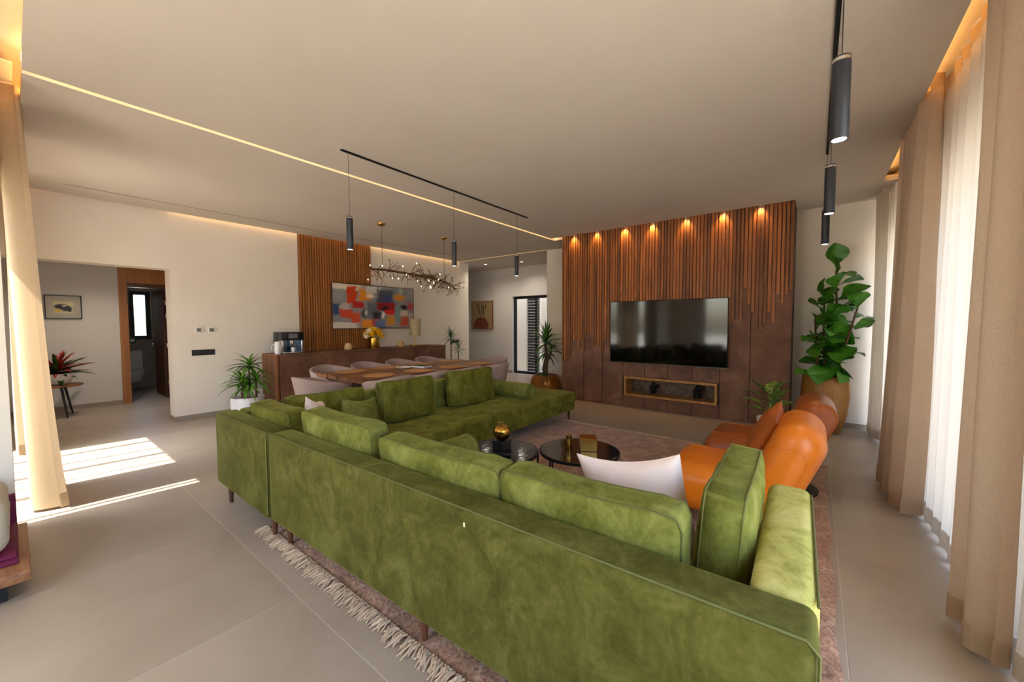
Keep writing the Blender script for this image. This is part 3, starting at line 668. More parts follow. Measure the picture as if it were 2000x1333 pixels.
def chair_proto():
    c = thing('dining_chair', '', 'chair')
    def shell(u, v):
        th = (u-.5)*rad(300); s = abs(u-.5)*2
        top = .80-.15*max(0, (s-.25)/.75)**1.3+.012*math.cos(s*9)
        R = .25+.03*v; x = -R*math.cos(th)*(1.0); y = R*.9*math.sin(th)
        z = .40+(top-.40)*v; k = 1+.1*v
        return (x*k-.02*v, y*k, z)
    o = MB().grid(shell, 28, 8).build('shell', 'chairshell', c, 60)
    md = o.modifiers.new('thick', 'SOLIDIFY'); md.thickness = .03; md.offset = 0
    me = rbox_mesh('seat_pad', -.22, .25, -.22, .22, .40, .47, .034, 'chairshell', 3); link('seat_pad', me, c)
    for sx in (-1, 1):
        for sy in (-1, 1): MB().cyl((sx*.22, sy*.22, 0), (sx*.15, sy*.16, .41), .012, .018, 10).build('leg', 'tablewood', c)
    return c
spots_c = []
for k in range(4): spots_c.append((-3.98, 2.72+k*.6, PI, 'blush tub dining chair on the sofa side of the table, %s from the lounge end' % names[k]))
for k in range(4): spots_c.append((-5.27, 2.74+k*.6, 0, 'blush tub dining chair on the sideboard side of the table, %s from the lounge end' % names[k]))
spots_c.append((-4.5, 2.22, PI/2, 'blush tub dining chair at the near head of the dining table'))
spots_c.append((-4.45, 5.08, -PI/2, 'blush tub dining chair at the far head of the dining table'))
pc = chair_proto()
for i, (x, y, rz, lb) in enumerate(spots_c):
    o = pc if i == 0 else copy_tree(pc)
    o.location = (x, y, 0); o.rotation_euler = (0, 0, rz); tag(o, lb, 'chair', 'blush chairs around the dining table')

# ------------------------------------------------------------------ rug
RUGZ = .018
rug = thing('rug', 'large brown shaggy rug with cream diamond lines under the green sofas', 'rug', (-2.93, 1.03, 0))
RW, RL = 3.05, 3.77
t = NT('rug_pile'); v = t.coord((1, 1, 1)); nz = t.noise(55, 4, v); n2 = t.noise(7, 3, v)
sx = t.n('ShaderNodeSeparateXYZ'); t.l(v, sx.inputs[0])
def tri(a, per):
    m = t.math('ABSOLUTE', t.math('SUBTRACT', t.math('FRACT', t.math('DIVIDE', a, per)), .5)); return m
wx = t.math('ADD', sx.outputs[0], t.math('MULTIPLY', t.math('SUBTRACT', n2, .5), .06)); wy = sx.outputs[1]
l1 = tri(t.math('ADD', wx, t.math('MULTIPLY', wy, .62)), .3); l2 = tri(t.math('SUBTRACT', wx, t.math('MULTIPLY', wy, .62)), .3)
ln = t.math('LESS_THAN', t.math('MINIMUM', l1, l2), t.math('ADD', .028, t.math('MULTIPLY', t.math('SUBTRACT', nz, .5), .06)))
bc = t.ramp(t.math('ADD', t.math('MULTIPLY', nz, .6), t.math('MULTIPLY', n2, .4)), [(.35, lin((116, 84, 62))), (.52, lin((164, 124, 98))), (.66, lin((198, 160, 132)))])
t.l(t.mix(t.math('MULTIPLY', ln, .32), bc, lin((200, 176, 152))), t.bsdf.inputs['Base Color']); t.set(Roughness=.95, Specular_IOR_Level=.1, Sheen_Weight=.2)
t.bump(nz, .8, .012); M['rug'] = t.m
rr_ = random.Random(2)
def rugf(u, v_):
    x, y = u*RW, v_*RL; e = min(u, 1-u, v_*1.2, (1-v_)*1.2)
    return (x+(.008*math.sin(y*9) if u in (0, 1) else 0), y+(.01*math.sin(x*7) if v_ in (0, 1) else 0), RUGZ*(1 if e > 0 else .15)-(.004*rr_.random() if e > 0 else 0))
MB().grid(rugf, 90, 110).build('pile', 'rug', rug, 80)
M['fringe'] = plain('fringe_yarn', (206, 184, 156), .9, c2=(190, 164, 136), nscale=30)
tv_ = []
for k in range(6):
    m = MB(); q = random.Random(k)
    for s in range(4):
        x0_ = q.uniform(-.006, .006); b = q.uniform(-.018, .018); L_ = q.uniform(.05, .085)
        m.tube([(x0_*.3, 0, .01), (x0_+b*.3, -L_*.35, .016), (x0_+b*.9, -L_*.7, .009), (x0_+b*1.3, -L_, .005)], [.004, .0035, .003, .002], 4)
    m.lathe([(.002, -.005), (.006, 0), (.002, .006)], (0, -.006, .012), 6)
    tv_.append(m.mesh('tassel', 'fringe', 60))
for i in range(170):
    o = link('tassel', tv_[i % 6], rug, (.01+i*(RW-.02)/169, .004, rr_.uniform(0, .004)), (0, 0, rr_.uniform(-.5, .5))); o.scale = (1.25, rr_.uniform(.9, 1.35), 1.2)
fm2 = MB()
for i in range(190):
    x = i*RW/189
    for s in range(2):
        b = rr_.uniform(-.02, .02); fm2.tube([(x, RL-.005, .01), (x+b*.5, RL+.03, .016), (x+b*1.3, RL+rr_.uniform(.05, .085), .005)], [.005, .004, .003], 4)
o = fm2.build('fringe', 'fringe', rug, 60); o['kind'] = 'stuff'

# ------------------------------------------------------------------ sofas
def seat_mesh(L, D, z0, z1, r, mat, tuft=True, nx=46, ny=18):
    def prof(T, n):
        p = [(0, z1-z0), (0, r)] + [(r*(1-math.cos(a)), r*(1-math.sin(a))) for a in (PI/8, PI/4, 3*PI/8, PI/2)]
        mid = [(r+(T-2*r)*k/n, 0) for k in range(1, n)]
        return p+mid+[(T-a, b) for a, b in reversed(p)]
    X, Y = prof(L, nx), prof(D, ny); m = MB()
    for y, dy in Y:
        for x, dx in X:
            h = max(dx, dy); z = z1-h
            if tuft and h == 0:
                tx = (x/.42) % 1-.5; tyy = (y/.36) % 1-.5; mk = max(0, min(1, (min(x, L-x, y, D-y)-.06)/.12)); z -= mk*.016*math.exp(-((tx*.42)**2+(tyy*.36)**2)/.0028)
                z += .004*math.sin(x*9)*math.sin(y*8)
            m.v.append((x, y, z))
    W = len(X)
    for j in range(len(Y)-1):
        for i in range(W-1): m.f.append((j*W+i, j*W+i+1, (j+1)*W+i+1, (j+1)*W+i))
    return m.mesh('seat', mat, 60)
def leg(parent, x, y, z0, z1): MB().cyl((x, y, z0), (x, y, z1), .013, .022, 12).build('leg', 'legwood', parent, 40)
ST, SB_, SF, SS = .725, .165, .285, .415
# sofa with its back to the camera
s1 = thing('sofa', 'long green velvet sofa seen from behind, with box arm nearest the curtains', 'sofa', (-2.655, .952, 0), rad(1.3))
L1, D1 = 2.69, .97
MB().box(.01, L1-.01, .02, D1-.02, SB_, SF).build('base', 'velvet_d', s1)
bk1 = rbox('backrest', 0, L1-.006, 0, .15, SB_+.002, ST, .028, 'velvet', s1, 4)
MB().tube([(.01, .006, SB_+.03), (.006, .006, ST-.02), (.02, .008, ST-.006), (L1-.03, .008, ST-.006), (L1-.006, .006, ST-.03), (L1-.006, .006, SB_+.03)], .004, 6).build('piping', 'piping', bk1, 60)
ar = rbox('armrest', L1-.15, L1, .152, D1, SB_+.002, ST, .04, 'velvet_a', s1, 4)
MB().tube([(L1-.004, .16, ST-.014), (L1-.004, D1-.05, ST-.014), (L1-.004, D1-.012, ST-.05), (L1-.004, D1-.006, SB_+.05)], .004, 6).build('piping', 'piping', ar, 60)
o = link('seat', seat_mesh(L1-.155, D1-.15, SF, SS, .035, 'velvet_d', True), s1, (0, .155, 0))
for x in (.08, L1*.5, L1-.08):
    for y in (.08, D1-.1): leg(s1, x, y, RUGZ, SB_)
MB().box(1.66, 1.668, -.0015, 0, ST-.068, ST-.052).build('care_tag', plain('tag_cream', (206, 206, 160), .8), s1)
# sofa along the dining side
s2 = thing('sofa', 'long green velvet daybed sofa running along the dining area', 'sofa', (-3.645, .945, 0))
L2, D2 = 4.02, .965
MB().box(.01, D2-.02, .02, L2-.02, SB_, SF).build('base', 'velvet_d', s2)
o = rbox('end_panel', 0, D2-.005, 0, .15, SB_, ST-.003, .028, 'velvet', s2, 4)
MB().tube([(.006, .006, SB_+.03), (.006, .006, ST-.03), (.03, .008, ST-.008), (D2-.03, .008, ST-.008), (D2-.01, .006, ST-.03), (D2-.01, .006, SB_+.03)], .004, 6).build('piping', 'piping', o, 60)
rbox('backrest', 0, .17, .152, 3.0, SB_, ST, .03, 'velvet_c', s2, 4)
o = link('seat', seat_mesh(D2-.172, L2-.155, SF, SS, .035, 'velvet_d', True, 18, 60), s2, (.172, .153, 0))
MB().box(.002, .172, 3.002, L2-.005, SF, SS-.006).build('seat_extension', 'velvet_d', s2)
for y in (.07, L2*.5, L2-.08):
    leg(s2, .06, y, 0, SB_); leg(s2, D2-.08, y, RUGZ if y < 3.8 else RUGZ-.004, SB_)

# ------------------------------------------------------------------ cushions
def cushion(name, label, w, h, th, loc, yaw_, tilt=-8, mat='velvet_c', boxed=True, roll_=0, seed=0, pipe='piping', cat='cushion', sag=.02):
    N = 20; edge = .6 if boxed else .05; q = random.Random(seed); ph = [q.uniform(0, 6) for _ in range(6)]
    ss = lambda x: math.copysign(abs(x)**.8, x)
    def pt(u, v, sgn):
        bl = (max(0, 1-abs(u)**2.6)**.55)*(max(0, 1-abs(v)**2.6)**.55)
        y = sgn*th/2*(edge+(1-edge)*bl)
        if boxed: xx, zz = u*w/2*(1-.02*(1-v*v)), v*h/2
        else: xx, zz = u*w/2*(1-.07*(1-v*v)), v*h/2*(1-.07*(1-u*u))
        if boxed:   # rounded corners
            c_ = max(0, abs(u)-.75)/.25*max(0, abs(v)-.75)/.25; xx -= math.copysign(.018*c_, u); zz -= math.copysign(.018*c_, v)
        zz -= sag*(1-u*u)*(v+1)/2
        wr = .0035*math.sin(11*u+ph[0]+3*v)*math.sin(7*v+ph[1])+.003*math.sin(19*(u+v)+ph[2])*abs(v)**2+.004*math.sin(16*u+ph[3])*abs(v)**3
        return (xx, y+wr*(1 if edge else 1)*(1-max(abs(u), abs(v))**8), zz+h/2)
    U = [ss(-1+2*i/N) for i in range(N+1)]
    m = MB(); idx = {}
    for sgn in (-1, 1):
        for j, v in enumerate(U):
            for i, u in enumerate(U): idx[(sgn, i, j)] = len(m.v); m.v.append(pt(u, v, sgn))
        for j in range(N):
            for i in range(N):
                f_ = (idx[(sgn, i, j)], idx[(sgn, i+1, j)], idx[(sgn, i+1, j+1)], idx[(sgn, i, j+1)]); m.f.append(f_ if sgn < 0 else f_[::-1])
    ring_ = [(i, 0) for i in range(N)]+[(N, j) for j in range(N)]+[(N-i, N) for i in range(N)]+[(0, N-j) for j in range(N)]
    for a, b in zip(ring_, ring_[1:]+ring_[:1]): m.f.append((idx[(-1,)+b], idx[(-1,)+a], idx[(1,)+a], idx[(1,)+b]))
    e = thing(name, label, cat, loc); e.rotation_euler = (rad(tilt), rad(roll_), rad(yaw_))
    body = m.build('cover', mat, e, 70)
    for sgn in ((-1, 1) if boxed else (-1,)):
        path = []
        for i, j in ring_:
            p = Vector(m.v[idx[(sgn, i, j)]])
            if not boxed: p.y = 0
            path.append(p)
        MB().tube(path, (.0032 if boxed else .0025), 5, closed=True).build('piping', pipe, e, 60)
    return e
Z = SS+.004
cushion('back_cushion', 'green velvet cushion in the middle of the daybed sofa, left of the two upright ones', .66, .42, .17, (-3.31, 2.52, Z), 90, -9, 'velvet_d', seed=1)
cushion('back_cushion', 'green velvet cushion on the daybed sofa just before its bolster', .74, .43, .17, (-3.31, 3.47, Z), 90, -9, 'velvet_d', seed=2)
cushion('back_cushion', 'green velvet cushion in the far corner behind the small pink pillow', .68, .40, .17, (-3.33, 1.68, Z), 90, -8, 'velvet_d', seed=3)
cushion('back_cushion', 'dark green velvet cushion against the near end panel of the daybed sofa', .68, .40, .2, (-3.08, 1.215, Z), 180, -7, 'velvet_d', seed=4)
cushion('throw_pillow', 'small pale pink pillow tucked into the corner of the green sofas', .42, .40, .14, (-3.06, 1.50, Z), 140, -14, 'pink', False, 14, 5, 'pink', 'pillow')
cushion('throw_pillow', 'small green velvet pillow leaning beside the pink corner pillow', .42, .36, .14, (-2.98, 1.80, Z), 110, -14, 'velvet_c', False, 8, 6, 'piping', 'pillow')
def s1p(x, y): # position on the rotated sofa
    a = rad(1.3); dx, dy = x+2.655, y-.952
    return (-2.655+dx*math.cos(a)-dy*math.sin(a), .952+dx*math.sin(a)+dy*math.cos(a), Z)
cushion('back_cushion', 'light green velvet back cushion, leftmost on the long sofa', .76, .45, .18, s1p(-2.20, 1.215), 181.3, -6, 'velvet_c', seed=7)
cushion('back_cushion', 'green velvet back cushion in the middle of the long sofa', .80, .42, .18, s1p(-1.36, 1.215), 181.3, -6, 'velvet_c', seed=8)
cushion('back_cushion', 'green velvet back cushion on the long sofa directly behind the large pink pillow', .68, .43, .18, s1p(-.62, 1.215), 181.3, -6, 'velvet_c', seed=9)
cushion('arm_cushion', 'large green velvet cushion standing against the right armrest', .64, .47, .18, s1p(-.225, 1.56), -88.7, -4, 'velvet_c', seed=10)
cushion('throw_pillow', 'large pale pink pillow on the long sofa beside the right arm cushion', .43, .43, .15, (-.515, 1.58, Z+.035), 181, -10, 'pink', False, 11, 11, 'pink', 'pillow')
def bolster(label, loc, rz, L):
    b = thing('bolster', label, 'bolster', loc, rz)
    R = .102
    o = MB().tube([(-L/2+x, 0, R) for x in (0, .01, .03, L*.3, L*.5, L*.7, L-.03, L-.01, L)], [R*.97, R, R, R*1.01, R, R*1.01, R, R, R*.97], 28).build('roll', 'velvet_c', b, 50)
    for s in (-1, 1): MB().tube([(s*(L/2-.002), R*math.cos(a*PI/16), R+R*math.sin(a*PI/16)) for a in range(32)], .005, 6, closed=True).build('piping', 'piping', b, 60)
bolster('green velvet bolster lying near the far end of the daybed sofa', (-3.22, 4.08, Z-.003), 0, .72)
bolster('green velvet bolster lying on the long sofa next to the coffee tables', s1p(-1.88, 1.60), PI/2+rad(1.3), .66)

# ------------------------------------------------------------------ coffee tables
t = NT('hammered_glass'); t.set(Roughness=.08, Specular_IOR_Level=.6); t.bsdf.inputs['Base Color'].default_value = lin((26, 25, 25)); t.bump(t.noise(22, 2, None, .6), .25, .004); M['hglass'] = t.m
def ctable(label, x, y, r, h, rz):
    c = thing('coffee_table', label, 'coffee table', (x, y, RUGZ), rz); h -= RUGZ
    MB().lathe([(.001, h-.012), (r-.012, h-.012), (r-.008, h-.006), (r-.012, h), (.001, h)], n=48).build('glass_top', 'hglass', c, 40)
    MB().lathe([(r-.012, h-.022), (r, h-.022), (r, h-.002), (r-.008, h-.002), (r-.012, h-.022)], n=48, caps=False).build('rim', 'black', c, 40)
    for k in range(4):
        a = k*PI/2+.4; MB().cyl((math.cos(a)*(r-.005), math.sin(a)*(r-.005), 0), (math.cos(a)*(r-.005), math.sin(a)*(r-.005), h-.01), .008, n=10).build('leg', 'black', c, 40)
    MB().tube([(math.cos(k*PI/16)*(r-.006), math.sin(k*PI/16)*(r-.006), .012) for k in range(32)], .006, 6, closed=True).build('floor_ring', 'black', c, 60)
ctable('round black glass coffee table carrying the golden apple', -1.94, 2.33, .31, .40, .2)
ctable('round black glass coffee table carrying the brass box', -1.45, 2.735, .315, .395, .9)
ap = thing('apple_ornament', 'golden apple ornament on a black cube on the coffee table', 'ornament', (-1.945, 2.37, .401))
rbox('plinth', -.055, .055, -.055, .055, 0, .07, .003, 'blackplastic', ap, 1)
MB().lathe([(.008, .008), (.03, .0), (.055, .02), (.068, .055), (.066, .085), (.05, .112), (.025, .118), (.008, .104), (.001, .1)], (0, 0, .07), 32, .012, 10).build('apple', 'gold', ap, 60)
MB().tube([(0, 0, .17), (.004, 0, .195), (.014, 0, .215)], [.005, .004, .005], 8).build('stem', 'brass', ap, 60)
MB().grid(lambda u, v: (-.06*v, (u-.5)*.04*math.sin(PI*max(.02, min(.98, v))), .195+.014*math.sin(PI*v)+.006*abs(u-.5)), 4, 6).build('leaf', 'brass', ap, 60)
for k, (x, y, rz, lb) in enumerate(((-1.86, 2.235, .5, 'black remote control lying on the coffee table before the golden apple'), (-1.91, 2.20, .7, 'second black remote control beside the first on the coffee table'))):
    rc = thing('remote_control', lb, 'remote', (x, y, .401), rz); rbox('body', -.09, .09, -.018, .018, 0, .016, .005, 'blackplastic', rc, 2)
    for j in range(5): rbox('button', -.07+j*.03, -.058+j*.03, -.006, .006, .0155, .018, .001, 'chrome' if j < 2 else 'pendant', rc, 1)
bx_ = thing('brass_box', 'square brass box on the right coffee table', 'box', (-1.40, 2.79, .396), .55)
rbox('body', -.065, .065, -.065, .065, 0, .082, .003, 'brass', bx_, 1); rbox('lid', -.067, .067, -.067, .067, .083, .1, .003, 'brass', bx_, 1)
lt = thing('brass_lighter', 'upright brass cylinder lighter beside the brass box', 'lighter', (-1.535, 2.72, .396))
lathe_o('body', [(.021, 0), (.022, .003), (.022, .085), (.001, .085)], 'gold', lt); lathe_o('cap', [(.022, .086), (.025, .09), (.025, .105), (.02, .108), (.001, .108)], 'gold', lt)

# ------------------------------------------------------------------ leather lounge chairs
def lounge(label, x, y, mat, rz=0):
    c = thing('lounge_chair', label, 'armchair', (x, y, RUGZ), rz)
    MB().lathe([(.24, 0), (.25, .006), (.25, .02), (.04, .035), (.04, .12), (.001, .12)], n=32).build('swivel_base', 'black', c, 40)
    se = rbox('seat_pad', -.56, .16, -.33, .33, .11, .43, .125, mat, c, 6)
    MB().tube([(-.5, -.2, .43), (-.3, -.205, .434), (.1, -.2, .43)], .0022, 5).build('seam', 'stitch', se)
    MB().tube([(-.5, .2, .43), (-.3, .205, .434), (.1, .2, .43)], .0022, 5).build('seam', 'stitch', se)
    bp = link('back_pad', rbox_mesh('back_pad', -.13, .14, -.33, .33, -.2, .52, .128, mat, 8), c, (.06, 0, .30), (0, rad(22), 0))
    r = .128
    def sf(x, z):
        dx = max(0, abs(x-.005)-(.135-r)); dz = max(0, abs(z-.16)-(.36-r)); return .3295-r+math.sqrt(max(0, r*r-dx*dx-dz*dz))
    def seam(pts):
        path = []
        for p0, p1 in zip(pts, pts[1:]):
            for k in range(10): path.append((p0[0]+(p1[0]-p0[0])*k/10, p0[1]+(p1[1]-p0[1])*k/10))
        path.append(pts[-1])
        for s in (-1, 1): MB().tube([(x, s*sf(x, z), z) for x, z in path], .002, 5).build('seam', 'stitch', bp)
    seam([(-.075, .0), (-.072, .30), (-.055, .35), (-.02, .375), (.03, .375), (.065, .35), (.082, .30), (.085, .0)])
    seam([(-.11, .01), (.12, -.005)]); seam([(-.11, -.09), (.12, -.10)])
    return c
lounge('bright orange leather lounge chair nearest the green sofa', -.265, 3.05, 'leather_o')
lounge('darker cognac leather lounge chair nearest the big fig plant', -.185, 3.95, 'leather_b')
cushion('throw_pillow', 'tan leather pillow leaning on the orange lounge chair', .44, .40, .15, (-.33, 3.16, .455), -90, -24, 'leather_p', False, 8, 12, 'leather_p', 'pillow')

# ------------------------------------------------------------------ plants
def strap_mesh(name, L, W, droop, mat, seg=6, rise=0.0):
    m = MB()
    def f_(u, v):
        x = L*v; z = rise*v*L-droop*L*v*v; w_ = W*(math.sin(PI*min(1, .12+v*.88))**.6 if v < 1 else .02)
        x2 = x*(1-.25*droop*v); return (x2, (u-.5)*w_, z+abs(u-.5)*w_*.5)
    m.grid(f_, 2, seg); return m.mesh(name, mat, 70)
def strap_head(parent, pos, n, L, W, mats, p0, p1, droop, seed, parts=None):
    q = random.Random(seed); ms = [strap_mesh('leaf', L*s, W, dr*droop, mt) for mt in mats for s, dr in ((1, 1), (.85, 1.4), (1.1, .7))]
    for i in range(n):
        f_ = i/(n-1); a = i*2.39996+q.uniform(-.2, .2); p = rad(p0+(p1-p0)*f_+q.uniform(-6, 6)); s = q.uniform(.8, 1.1)*(1-.25*f_)
        o = link('leaf', q.choice(ms), parent, (pos[0], pos[1], pos[2]+.06*f_), (0, -p, a)); o.scale = (s, s, s)
# dracaena in white pot by the dining wall
p = thing('potted_dracaena', 'bright green dracaena in white round pot beside the sideboard end', 'plant', (-6.77, 2.17, 0))
lathe_o('pot', [(.17, 0), (.2, .02), (.218, .15), (.218, .30), (.2, .30), (.2, .26), (.001, .26)], 'white', p)
lathe_o('pebbles', [(.001, .261), (.198, .261), (.15, .272), (.001, .276)], 'soil', p)
for k, (x, y, h, n) in enumerate(((0, .03, .72, 34), (-.07, -.05, .47, 28), (.08, -.04, .42, 26), (.05, .1, .5, 24))):
    MB().tube([(x*.7, y*.7, .25), (x, y, h*.6), (x, y, h)], [.018, .016, .012], 8).build('stem', 'bark', p, 60)
    strap_head(p, (x, y, h), n, .34, .045, ['leaf', 'leafy'], 5, 80, .62, 20+k)
# yucca in copper pot by the back hall
p = thing('potted_yucca', 'tall yucca in rounded copper pot beside the feature wall', 'plant', (-4.28, 6.62, 0))
lathe_o('pot', [(.16, 0), (.24, .03), (.31, .14), (.31, .22), (.27, .32), (.24, .36), (.22, .36), (.24, .31), (.001, .31)], 'potbrass', p, n=36)
lathe_o('pebbles', [(.001, .311), (.235, .311), (.15, .33), (.001, .335)], 'soil', p)
MB().tube([(0, 0, .3), (-.01, 0, .5), (.02, 0, .7), (.0, 0, .98)], [.05, .055, .045, .025], 10).build('trunk', 'bark', p, 60)
MB().tube([(.0, 0, .6), (.08, .02, .72), (.12, .02, .84)], [.035, .03, .02], 8).build('branch', 'bark', p, 60)
strap_head(p, (0, 0, .98), 40, .54, .05, ['leafd', 'leaf'], -10, 85, .22, 31)
strap_head(p, (0, 0, .80), 18, .48, .045, ['leafd', 'leaf'], -20, 40, .3, 32)
strap_head(p, (.12, .02, .84), 18, .32, .035, ['leafd', 'leaf'], 0, 75, .25, 33)
strap_head(p, (-.03, -.03, .38), 18, .22, .035, ['leaf', 'leafd'], 5, 70, .6, 34)
strap_head(p, (.12, -.2, .31), 16, .24, .03, ['leafd'], -35, 50, .5, 35)
p = thing('ground_cover', 'small leafy plant outside the hall door', 'plant', (-5.75, 9.2, -.12))
strap_head(p, (0, 0, .05), 26, .3, .07, ['leaf', 'leafd'], 20, 85, .6, 36)
# dracaena by the far sideboard end
p = thing('potted_dracaena', 'dark spiky dracaena standing beyond the far end of the sideboard', 'plant', (-6.72, 6.32, 0))
lathe_o('pot', [(.15, 0), (.17, .02), (.19, .28), (.175, .28), (.17, .25), (.001, .25)], 'blackplastic', p)
for k, (x, y, h, n, L_) in enumerate(((0, 0, 1.02, 40, .34), (.12, .12, .78, 30, .28))):
    MB().tube([(x*.3, y*.3, .24), (x, y, h*.6), (x, y, h)], [.016, .013, .011], 8).build('stem', 'bark', p, 60)
    strap_head(p, (x, y, h), n, L_, .024, ['leafd', 'leaf'], -25, 85, .2, 40+k)
# bromeliad on the side table
stt = thing('side_table', 'small round wooden side table with splayed dark legs in the side hall', 'side table', (-9.02, .38, 0))
MB().lathe([(.001, .462), (.28, .462), (.29, .475), (.285, .488), (.001, .488)], n=40).build('top', 'woodedge', stt, 40)
for k in range(3):
    a = k*2.094+.35; MB().cyl((math.cos(a)*.27, math.sin(a)*.27, 0), (math.cos(a)*.15, math.sin(a)*.15, .462), .01, .018, 10).build('leg', 'pendant', stt, 40)
p = thing('potted_cordyline', 'red and green cordyline in white bowl on the hall side table', 'plant', (-9.02, .40, .489))
lathe_o('pot', [(.09, 0), (.13, .02), (.175, .1), (.185, .17), (.172, .17), (.16, .13), (.001, .13)], 'white', p)
lathe_o('soil', [(.001, .131), (.158, .131), (.1, .14), (.001, .142)], 'bark', p)
strap_head(p, (0, 0, .16), 46, .46, .06, ['leafr', 'leafr', 'leafd'], 8, 66, .22, 51); strap_head(p, (.03, 0, .13), 20, .27, .07, ['leafd'], 0, 40, .45, 52)
# dieffenbachia before the feature wall
def broad_mesh(L, W, mat, droop, cup=.12, wav=.0, ex=.85):
    m = MB()
    def f_(u, v):
        a = (u-.5)*2; w_ = W/2*math.sin(PI*max(.02, min(.985, v))**ex)
        return (L*v*(1-.2*droop*v), a*w_, -droop*L*v*v+abs(a)*w_*cup*2+wav*math.sin(v*14+a*2)*abs(a))
    m.grid(f_, 4, 7); return m.mesh('leaf', mat, 70)
def broad_leaf(parent, me, base, a, p_, s, petiole=.1, rl=0):
    d = Vector((math.cos(a)*math.cos(p_), math.sin(a)*math.cos(p_), math.sin(p_))); b = Vector(base); tip = b+d*petiole
    MB().tube([b, b.lerp(tip, .5)+Vector((0, 0, .01)), tip], [.005, .0045, .004], 5).build('petiole', 'leafy', parent, 60)
    o = link('leaf', me, parent, tip, (rl, -p_*1.1, a)); o.scale = (s, s, s)
t = NT('leaf_variegated'); v = t.coord((1, 1, 1)); nz = t.noise(26, 4, v, .5)
t.l(t.ramp(nz, [(.42, lin((30, 84, 20))), (.56, lin((150, 176, 84))), (.62, lin((46, 100, 26)))]), t.bsdf.inputs['Base Color']); t.set(Roughness=.4); M['leafv'] = t.m
p = thing('potted_dieffenbachia', 'variegated leafy dieffenbachia before the right end of the feature wall', 'plant', (-.42, 5.86, 0))
lathe_o('pot', [(.1, 0), (.12, .02), (.14, .2), (.128, .2), (.12, .17), (.001, .17)], 'white', p)
MB().tube([(0, 0, .16), (.01, 0, .3), (0, .01, .45)], [.016, .015, .011], 8).build('stem', 'leafy', p, 60)
bm_ = broad_mesh(.36, .2, 'leafv', .35)
for k in range(11):
    broad_leaf(p, bm_, (0, .005, .24+.02*k), k*2.2+2.7, rad(18+k*4), .8+.2*((k*7) % 5)/5, .09)
# fiddle leaf fig
p = thing('potted_fig', 'tall fiddle leaf fig in barrel shaped ribbed wooden pot by the curtains', 'plant', (.13, 6.40, 0))
MB().lathe([(.15, 0), (.17, .01), (.225, .22), (.25, .45), (.245, .6), (.232, .73), (.222, .735), (.218, .70), (.22, .66), (.001, .66)], n=96, flute=.006, fn=48).build('pot', 'potwood', p, 60)
lathe_o('pebbles', [(.001, .661), (.216, .661), (.15, .70), (.001, .705)], 'soil', p)
figm = [broad_mesh(.36, .30, 'leaff', dr, .12, wv, 1.45) for dr, wv in ((.3, .012), (.5, .01), (.15, .014))]
q = random.Random(9)
stems = [[(0, 0, .66), (-.03, 0, 1.2), (-.04, .0, 1.7)], [(.05, .02, .66), (.1, .02, 1.3), (.07, .0, 2.06)], [(.08, -.03, .66), (.2, -.04, 1.2), (.3, -.03, 1.66)], [(-.05, -.05, .66), (-.1, -.05, 1.0), (-.12, -.06, 1.42)]]
for si, st in enumerate(stems):
    MB().tube(st, [.016, .013, .009], 8).build('stem', 'bark', p, 60)
    n = (18, 22, 17, 13)[si]
    for k in range(n):
        f_ = .1+.9*k/(n-1); f2 = f_*2; i = min(1, int(f2)); b = Vector(st[i]).lerp(Vector(st[i+1]), f2-i)
        a = k*2.39996+si*1.3; pt_ = rad(q.uniform(-30, 55)+45*max(0, f_-.7)*3.3)
        d = Vector((math.cos(a), math.sin(a), 0))
        if (p.location+b+d*.34).y > 6.72: a = -a
        tip_ = p.location+b+Vector((math.cos(a), math.sin(a), 0))*.36
        if tip_.x < -.2 and tip_.y > 6.2: a = PI-a
        if tip_.x > .56: a += .9
        broad_leaf(p, q.choice(figm), b, a, pt_, q.uniform(.62, .92), .03, q.uniform(-.9, .9))

# ------------------------------------------------------------------ curtains
def curtain(name, label, axis, a0, a1, pos, amp, wl_, mat, z0=.02, z1=3.08, flare=.0, top_amp=.5, seed=0, nper=14, pos_top=None, group=None, narrow=0.0, ph0=0.0):
    q = random.Random(seed); L_ = abs(a1-a0); n = max(24, int(L_/wl_*nper)); ph = [q.uniform(0, 6.28) for _ in range(4)]
    e = thing(name, label, 'curtain', ((0 if axis == 'x' else a0), (a0 if axis == 'x' else 0), 0), 0, group)
    def f_(u, v):
        s = u*L_; z = z0+(z1-z0)*v; k = top_amp+(1-top_amp)*(1-v)
        th = ph0+2*PI*s/wl_+.5*math.sin(2*PI*s/(wl_*3.3)+ph[0])
        sw = math.sin(th)+.3*math.sin(2*th+ph[1])*k
        pp = pos if pos_top is None else pos+(pos_top-pos)*v
        off = pp+amp*k*sw+flare*(1-v)**3*(.6+.4*math.sin(th))+.006*math.sin(5*v+ph[2]+s*6)
        al = s+.25*amp*k*math.cos(th)*1.0
        al = al*(1-narrow*v)+narrow*v*L_*.5 if narrow else al
        sg = 1 if a1 > a0 else -1
        return (off, sg*al, z) if axis == 'x' else (sg*al, off, z)
    MB().grid(f_, n, 22).build('drape', mat, e, 80)
    def hem(u, v): x, y, z = f_(u, v*.035); d = .004; return (x-d, y, z) if axis == 'x' else (x, y+d, z)
    MB().grid(hem, n, 2).build('hem', mat, e, 80)
    tape = MB().grid(lambda u, v: (lambda p_: (p_[0]-.004, p_[1], p_[2]) if axis == 'x' else (p_[0], p_[1]+.004, p_[2]))(f_(u, .97+.03*v)), n, 1); tape.build('heading_tape', 'linen', e, 80)
    return e
curtain('sheer_curtain', 'long translucent white curtain lit by the right hand windows', 'x', 1.95, 6.62, .70, .05, .19, 'sheer', .03, 3.08, -.05, .6, 1)
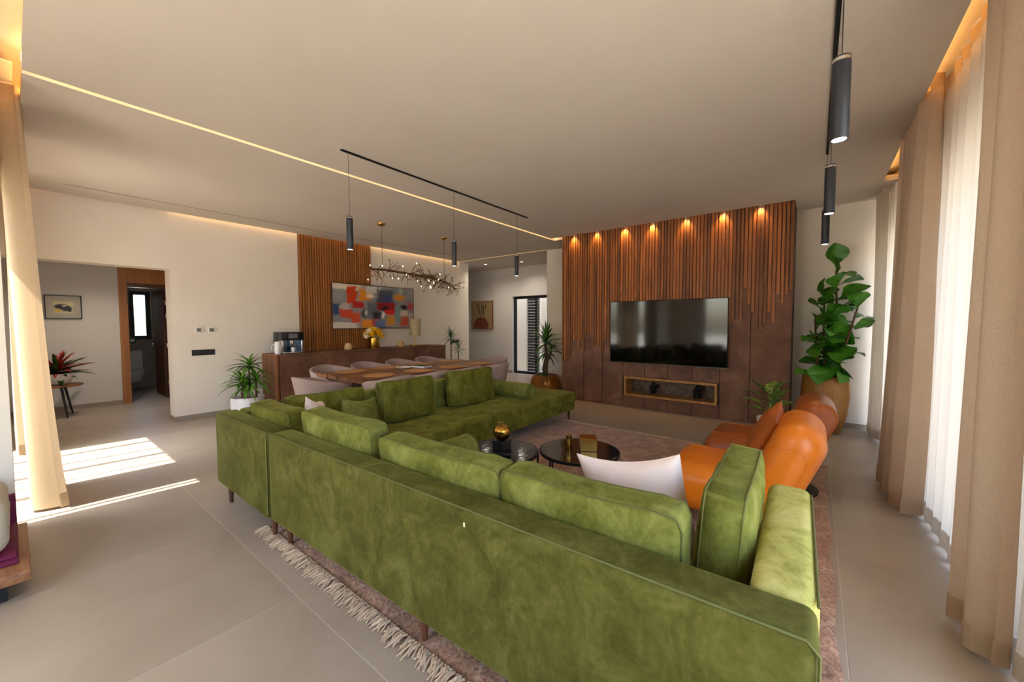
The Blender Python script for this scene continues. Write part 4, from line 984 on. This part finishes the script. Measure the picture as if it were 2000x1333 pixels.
curtain('linen_curtain', 'gathered beige linen curtain panel between the two bright window bays', 'x', 3.86, 4.75, .565, .085, .24, 'linen', .025, 3.08, -.03, .6, 2, 16, .60)
curtain('linen_curtain', 'gathered beige linen curtain panel nearest the camera on the right', 'x', 2.34, 2.70, .605, .06, .18, 'linen', .025, 3.08, -.03, .7, 3, 16, .60)
curtain('linen_curtain', 'gathered beige linen curtain at the far corner behind the fig', 'x', 6.15, 6.66, .63, .045, .17, 'sheer', .025, 3.08, -.04, .6, 4, 16, .60)
curtain('linen_curtain', 'sunlit beige linen curtain at the left edge beside the sunny floor', 'y', -4.44, -5.15, .075, .065, .22, 'linen_l', .02, 3.08, .07, .85, 5, 16, .035, ph0=1.2)
curtain('linen_curtain', 'gathered beige linen curtain in the corner by the side hall opening', 'y', -6.55, -7.12, .03, .055, .2, 'linen_l', .02, 3.08, .03, .6, 6, 16)
for i, (k, lb) in enumerate((('x', 'curtain rail in the ceiling pocket on the right'), ('y', 'curtain rail in the ceiling pocket on the left'))):
    r_ = thing('curtain_rail', lb, 'rail', (.68, -1.3, 3.09) if k == 'x' else (-7.15, .04, 3.09))
    (MB().box(-.1, .1, 0, 8.0, 0, .012) if k == 'x' else MB().box(0, 3.0, -.03, .03, 0, .012)).build('rail', 'whiteplastic', r_)

# ------------------------------------------------------------------ low bench at the left edge
bn = thing('low_bench', 'low wooden bench platform at the left edge of the picture', 'bench', (-3.5, -.45, 0))
rbox('top', -.395, .38, -.5, .468, .1, .155, .004, 'benchwood', bn, 2)
for sx_ in (-.3, .28):
    for sy_ in (-.4, .36): MB().box(sx_-.03, sx_+.03, sy_-.03, sy_+.03, 0, .1).build('leg', 'black', bn)
th_ = thing('folded_throw', 'magenta throw folded on the low bench', 'throw', (-3.5, -.45, .156))
rbox('lower_fold', -.37, .26, -.4, .432, 0, .018, .006, 'magenta', th_, 2); rbox('upper_fold', -.37, .22, -.4, .425, .019, .034, .006, 'magenta', th_, 2)
rbox('upright_fold', -.385, -.35, -.4, .43, .0, .2, .006, 'magenta', th_, 2)
cs = thing('floor_cushion', 'cream square cushion on top of the magenta throw', 'cushion', (-3.5, -.45, .191))
rbox('cover', -.34, .2, -.35, .405, 0, .3, .07, 'cream', cs, 5); MB().tube([(-.28, .405, .15), (.14, .405, .15)], .004, 6).build('zip', 'cream', cs)
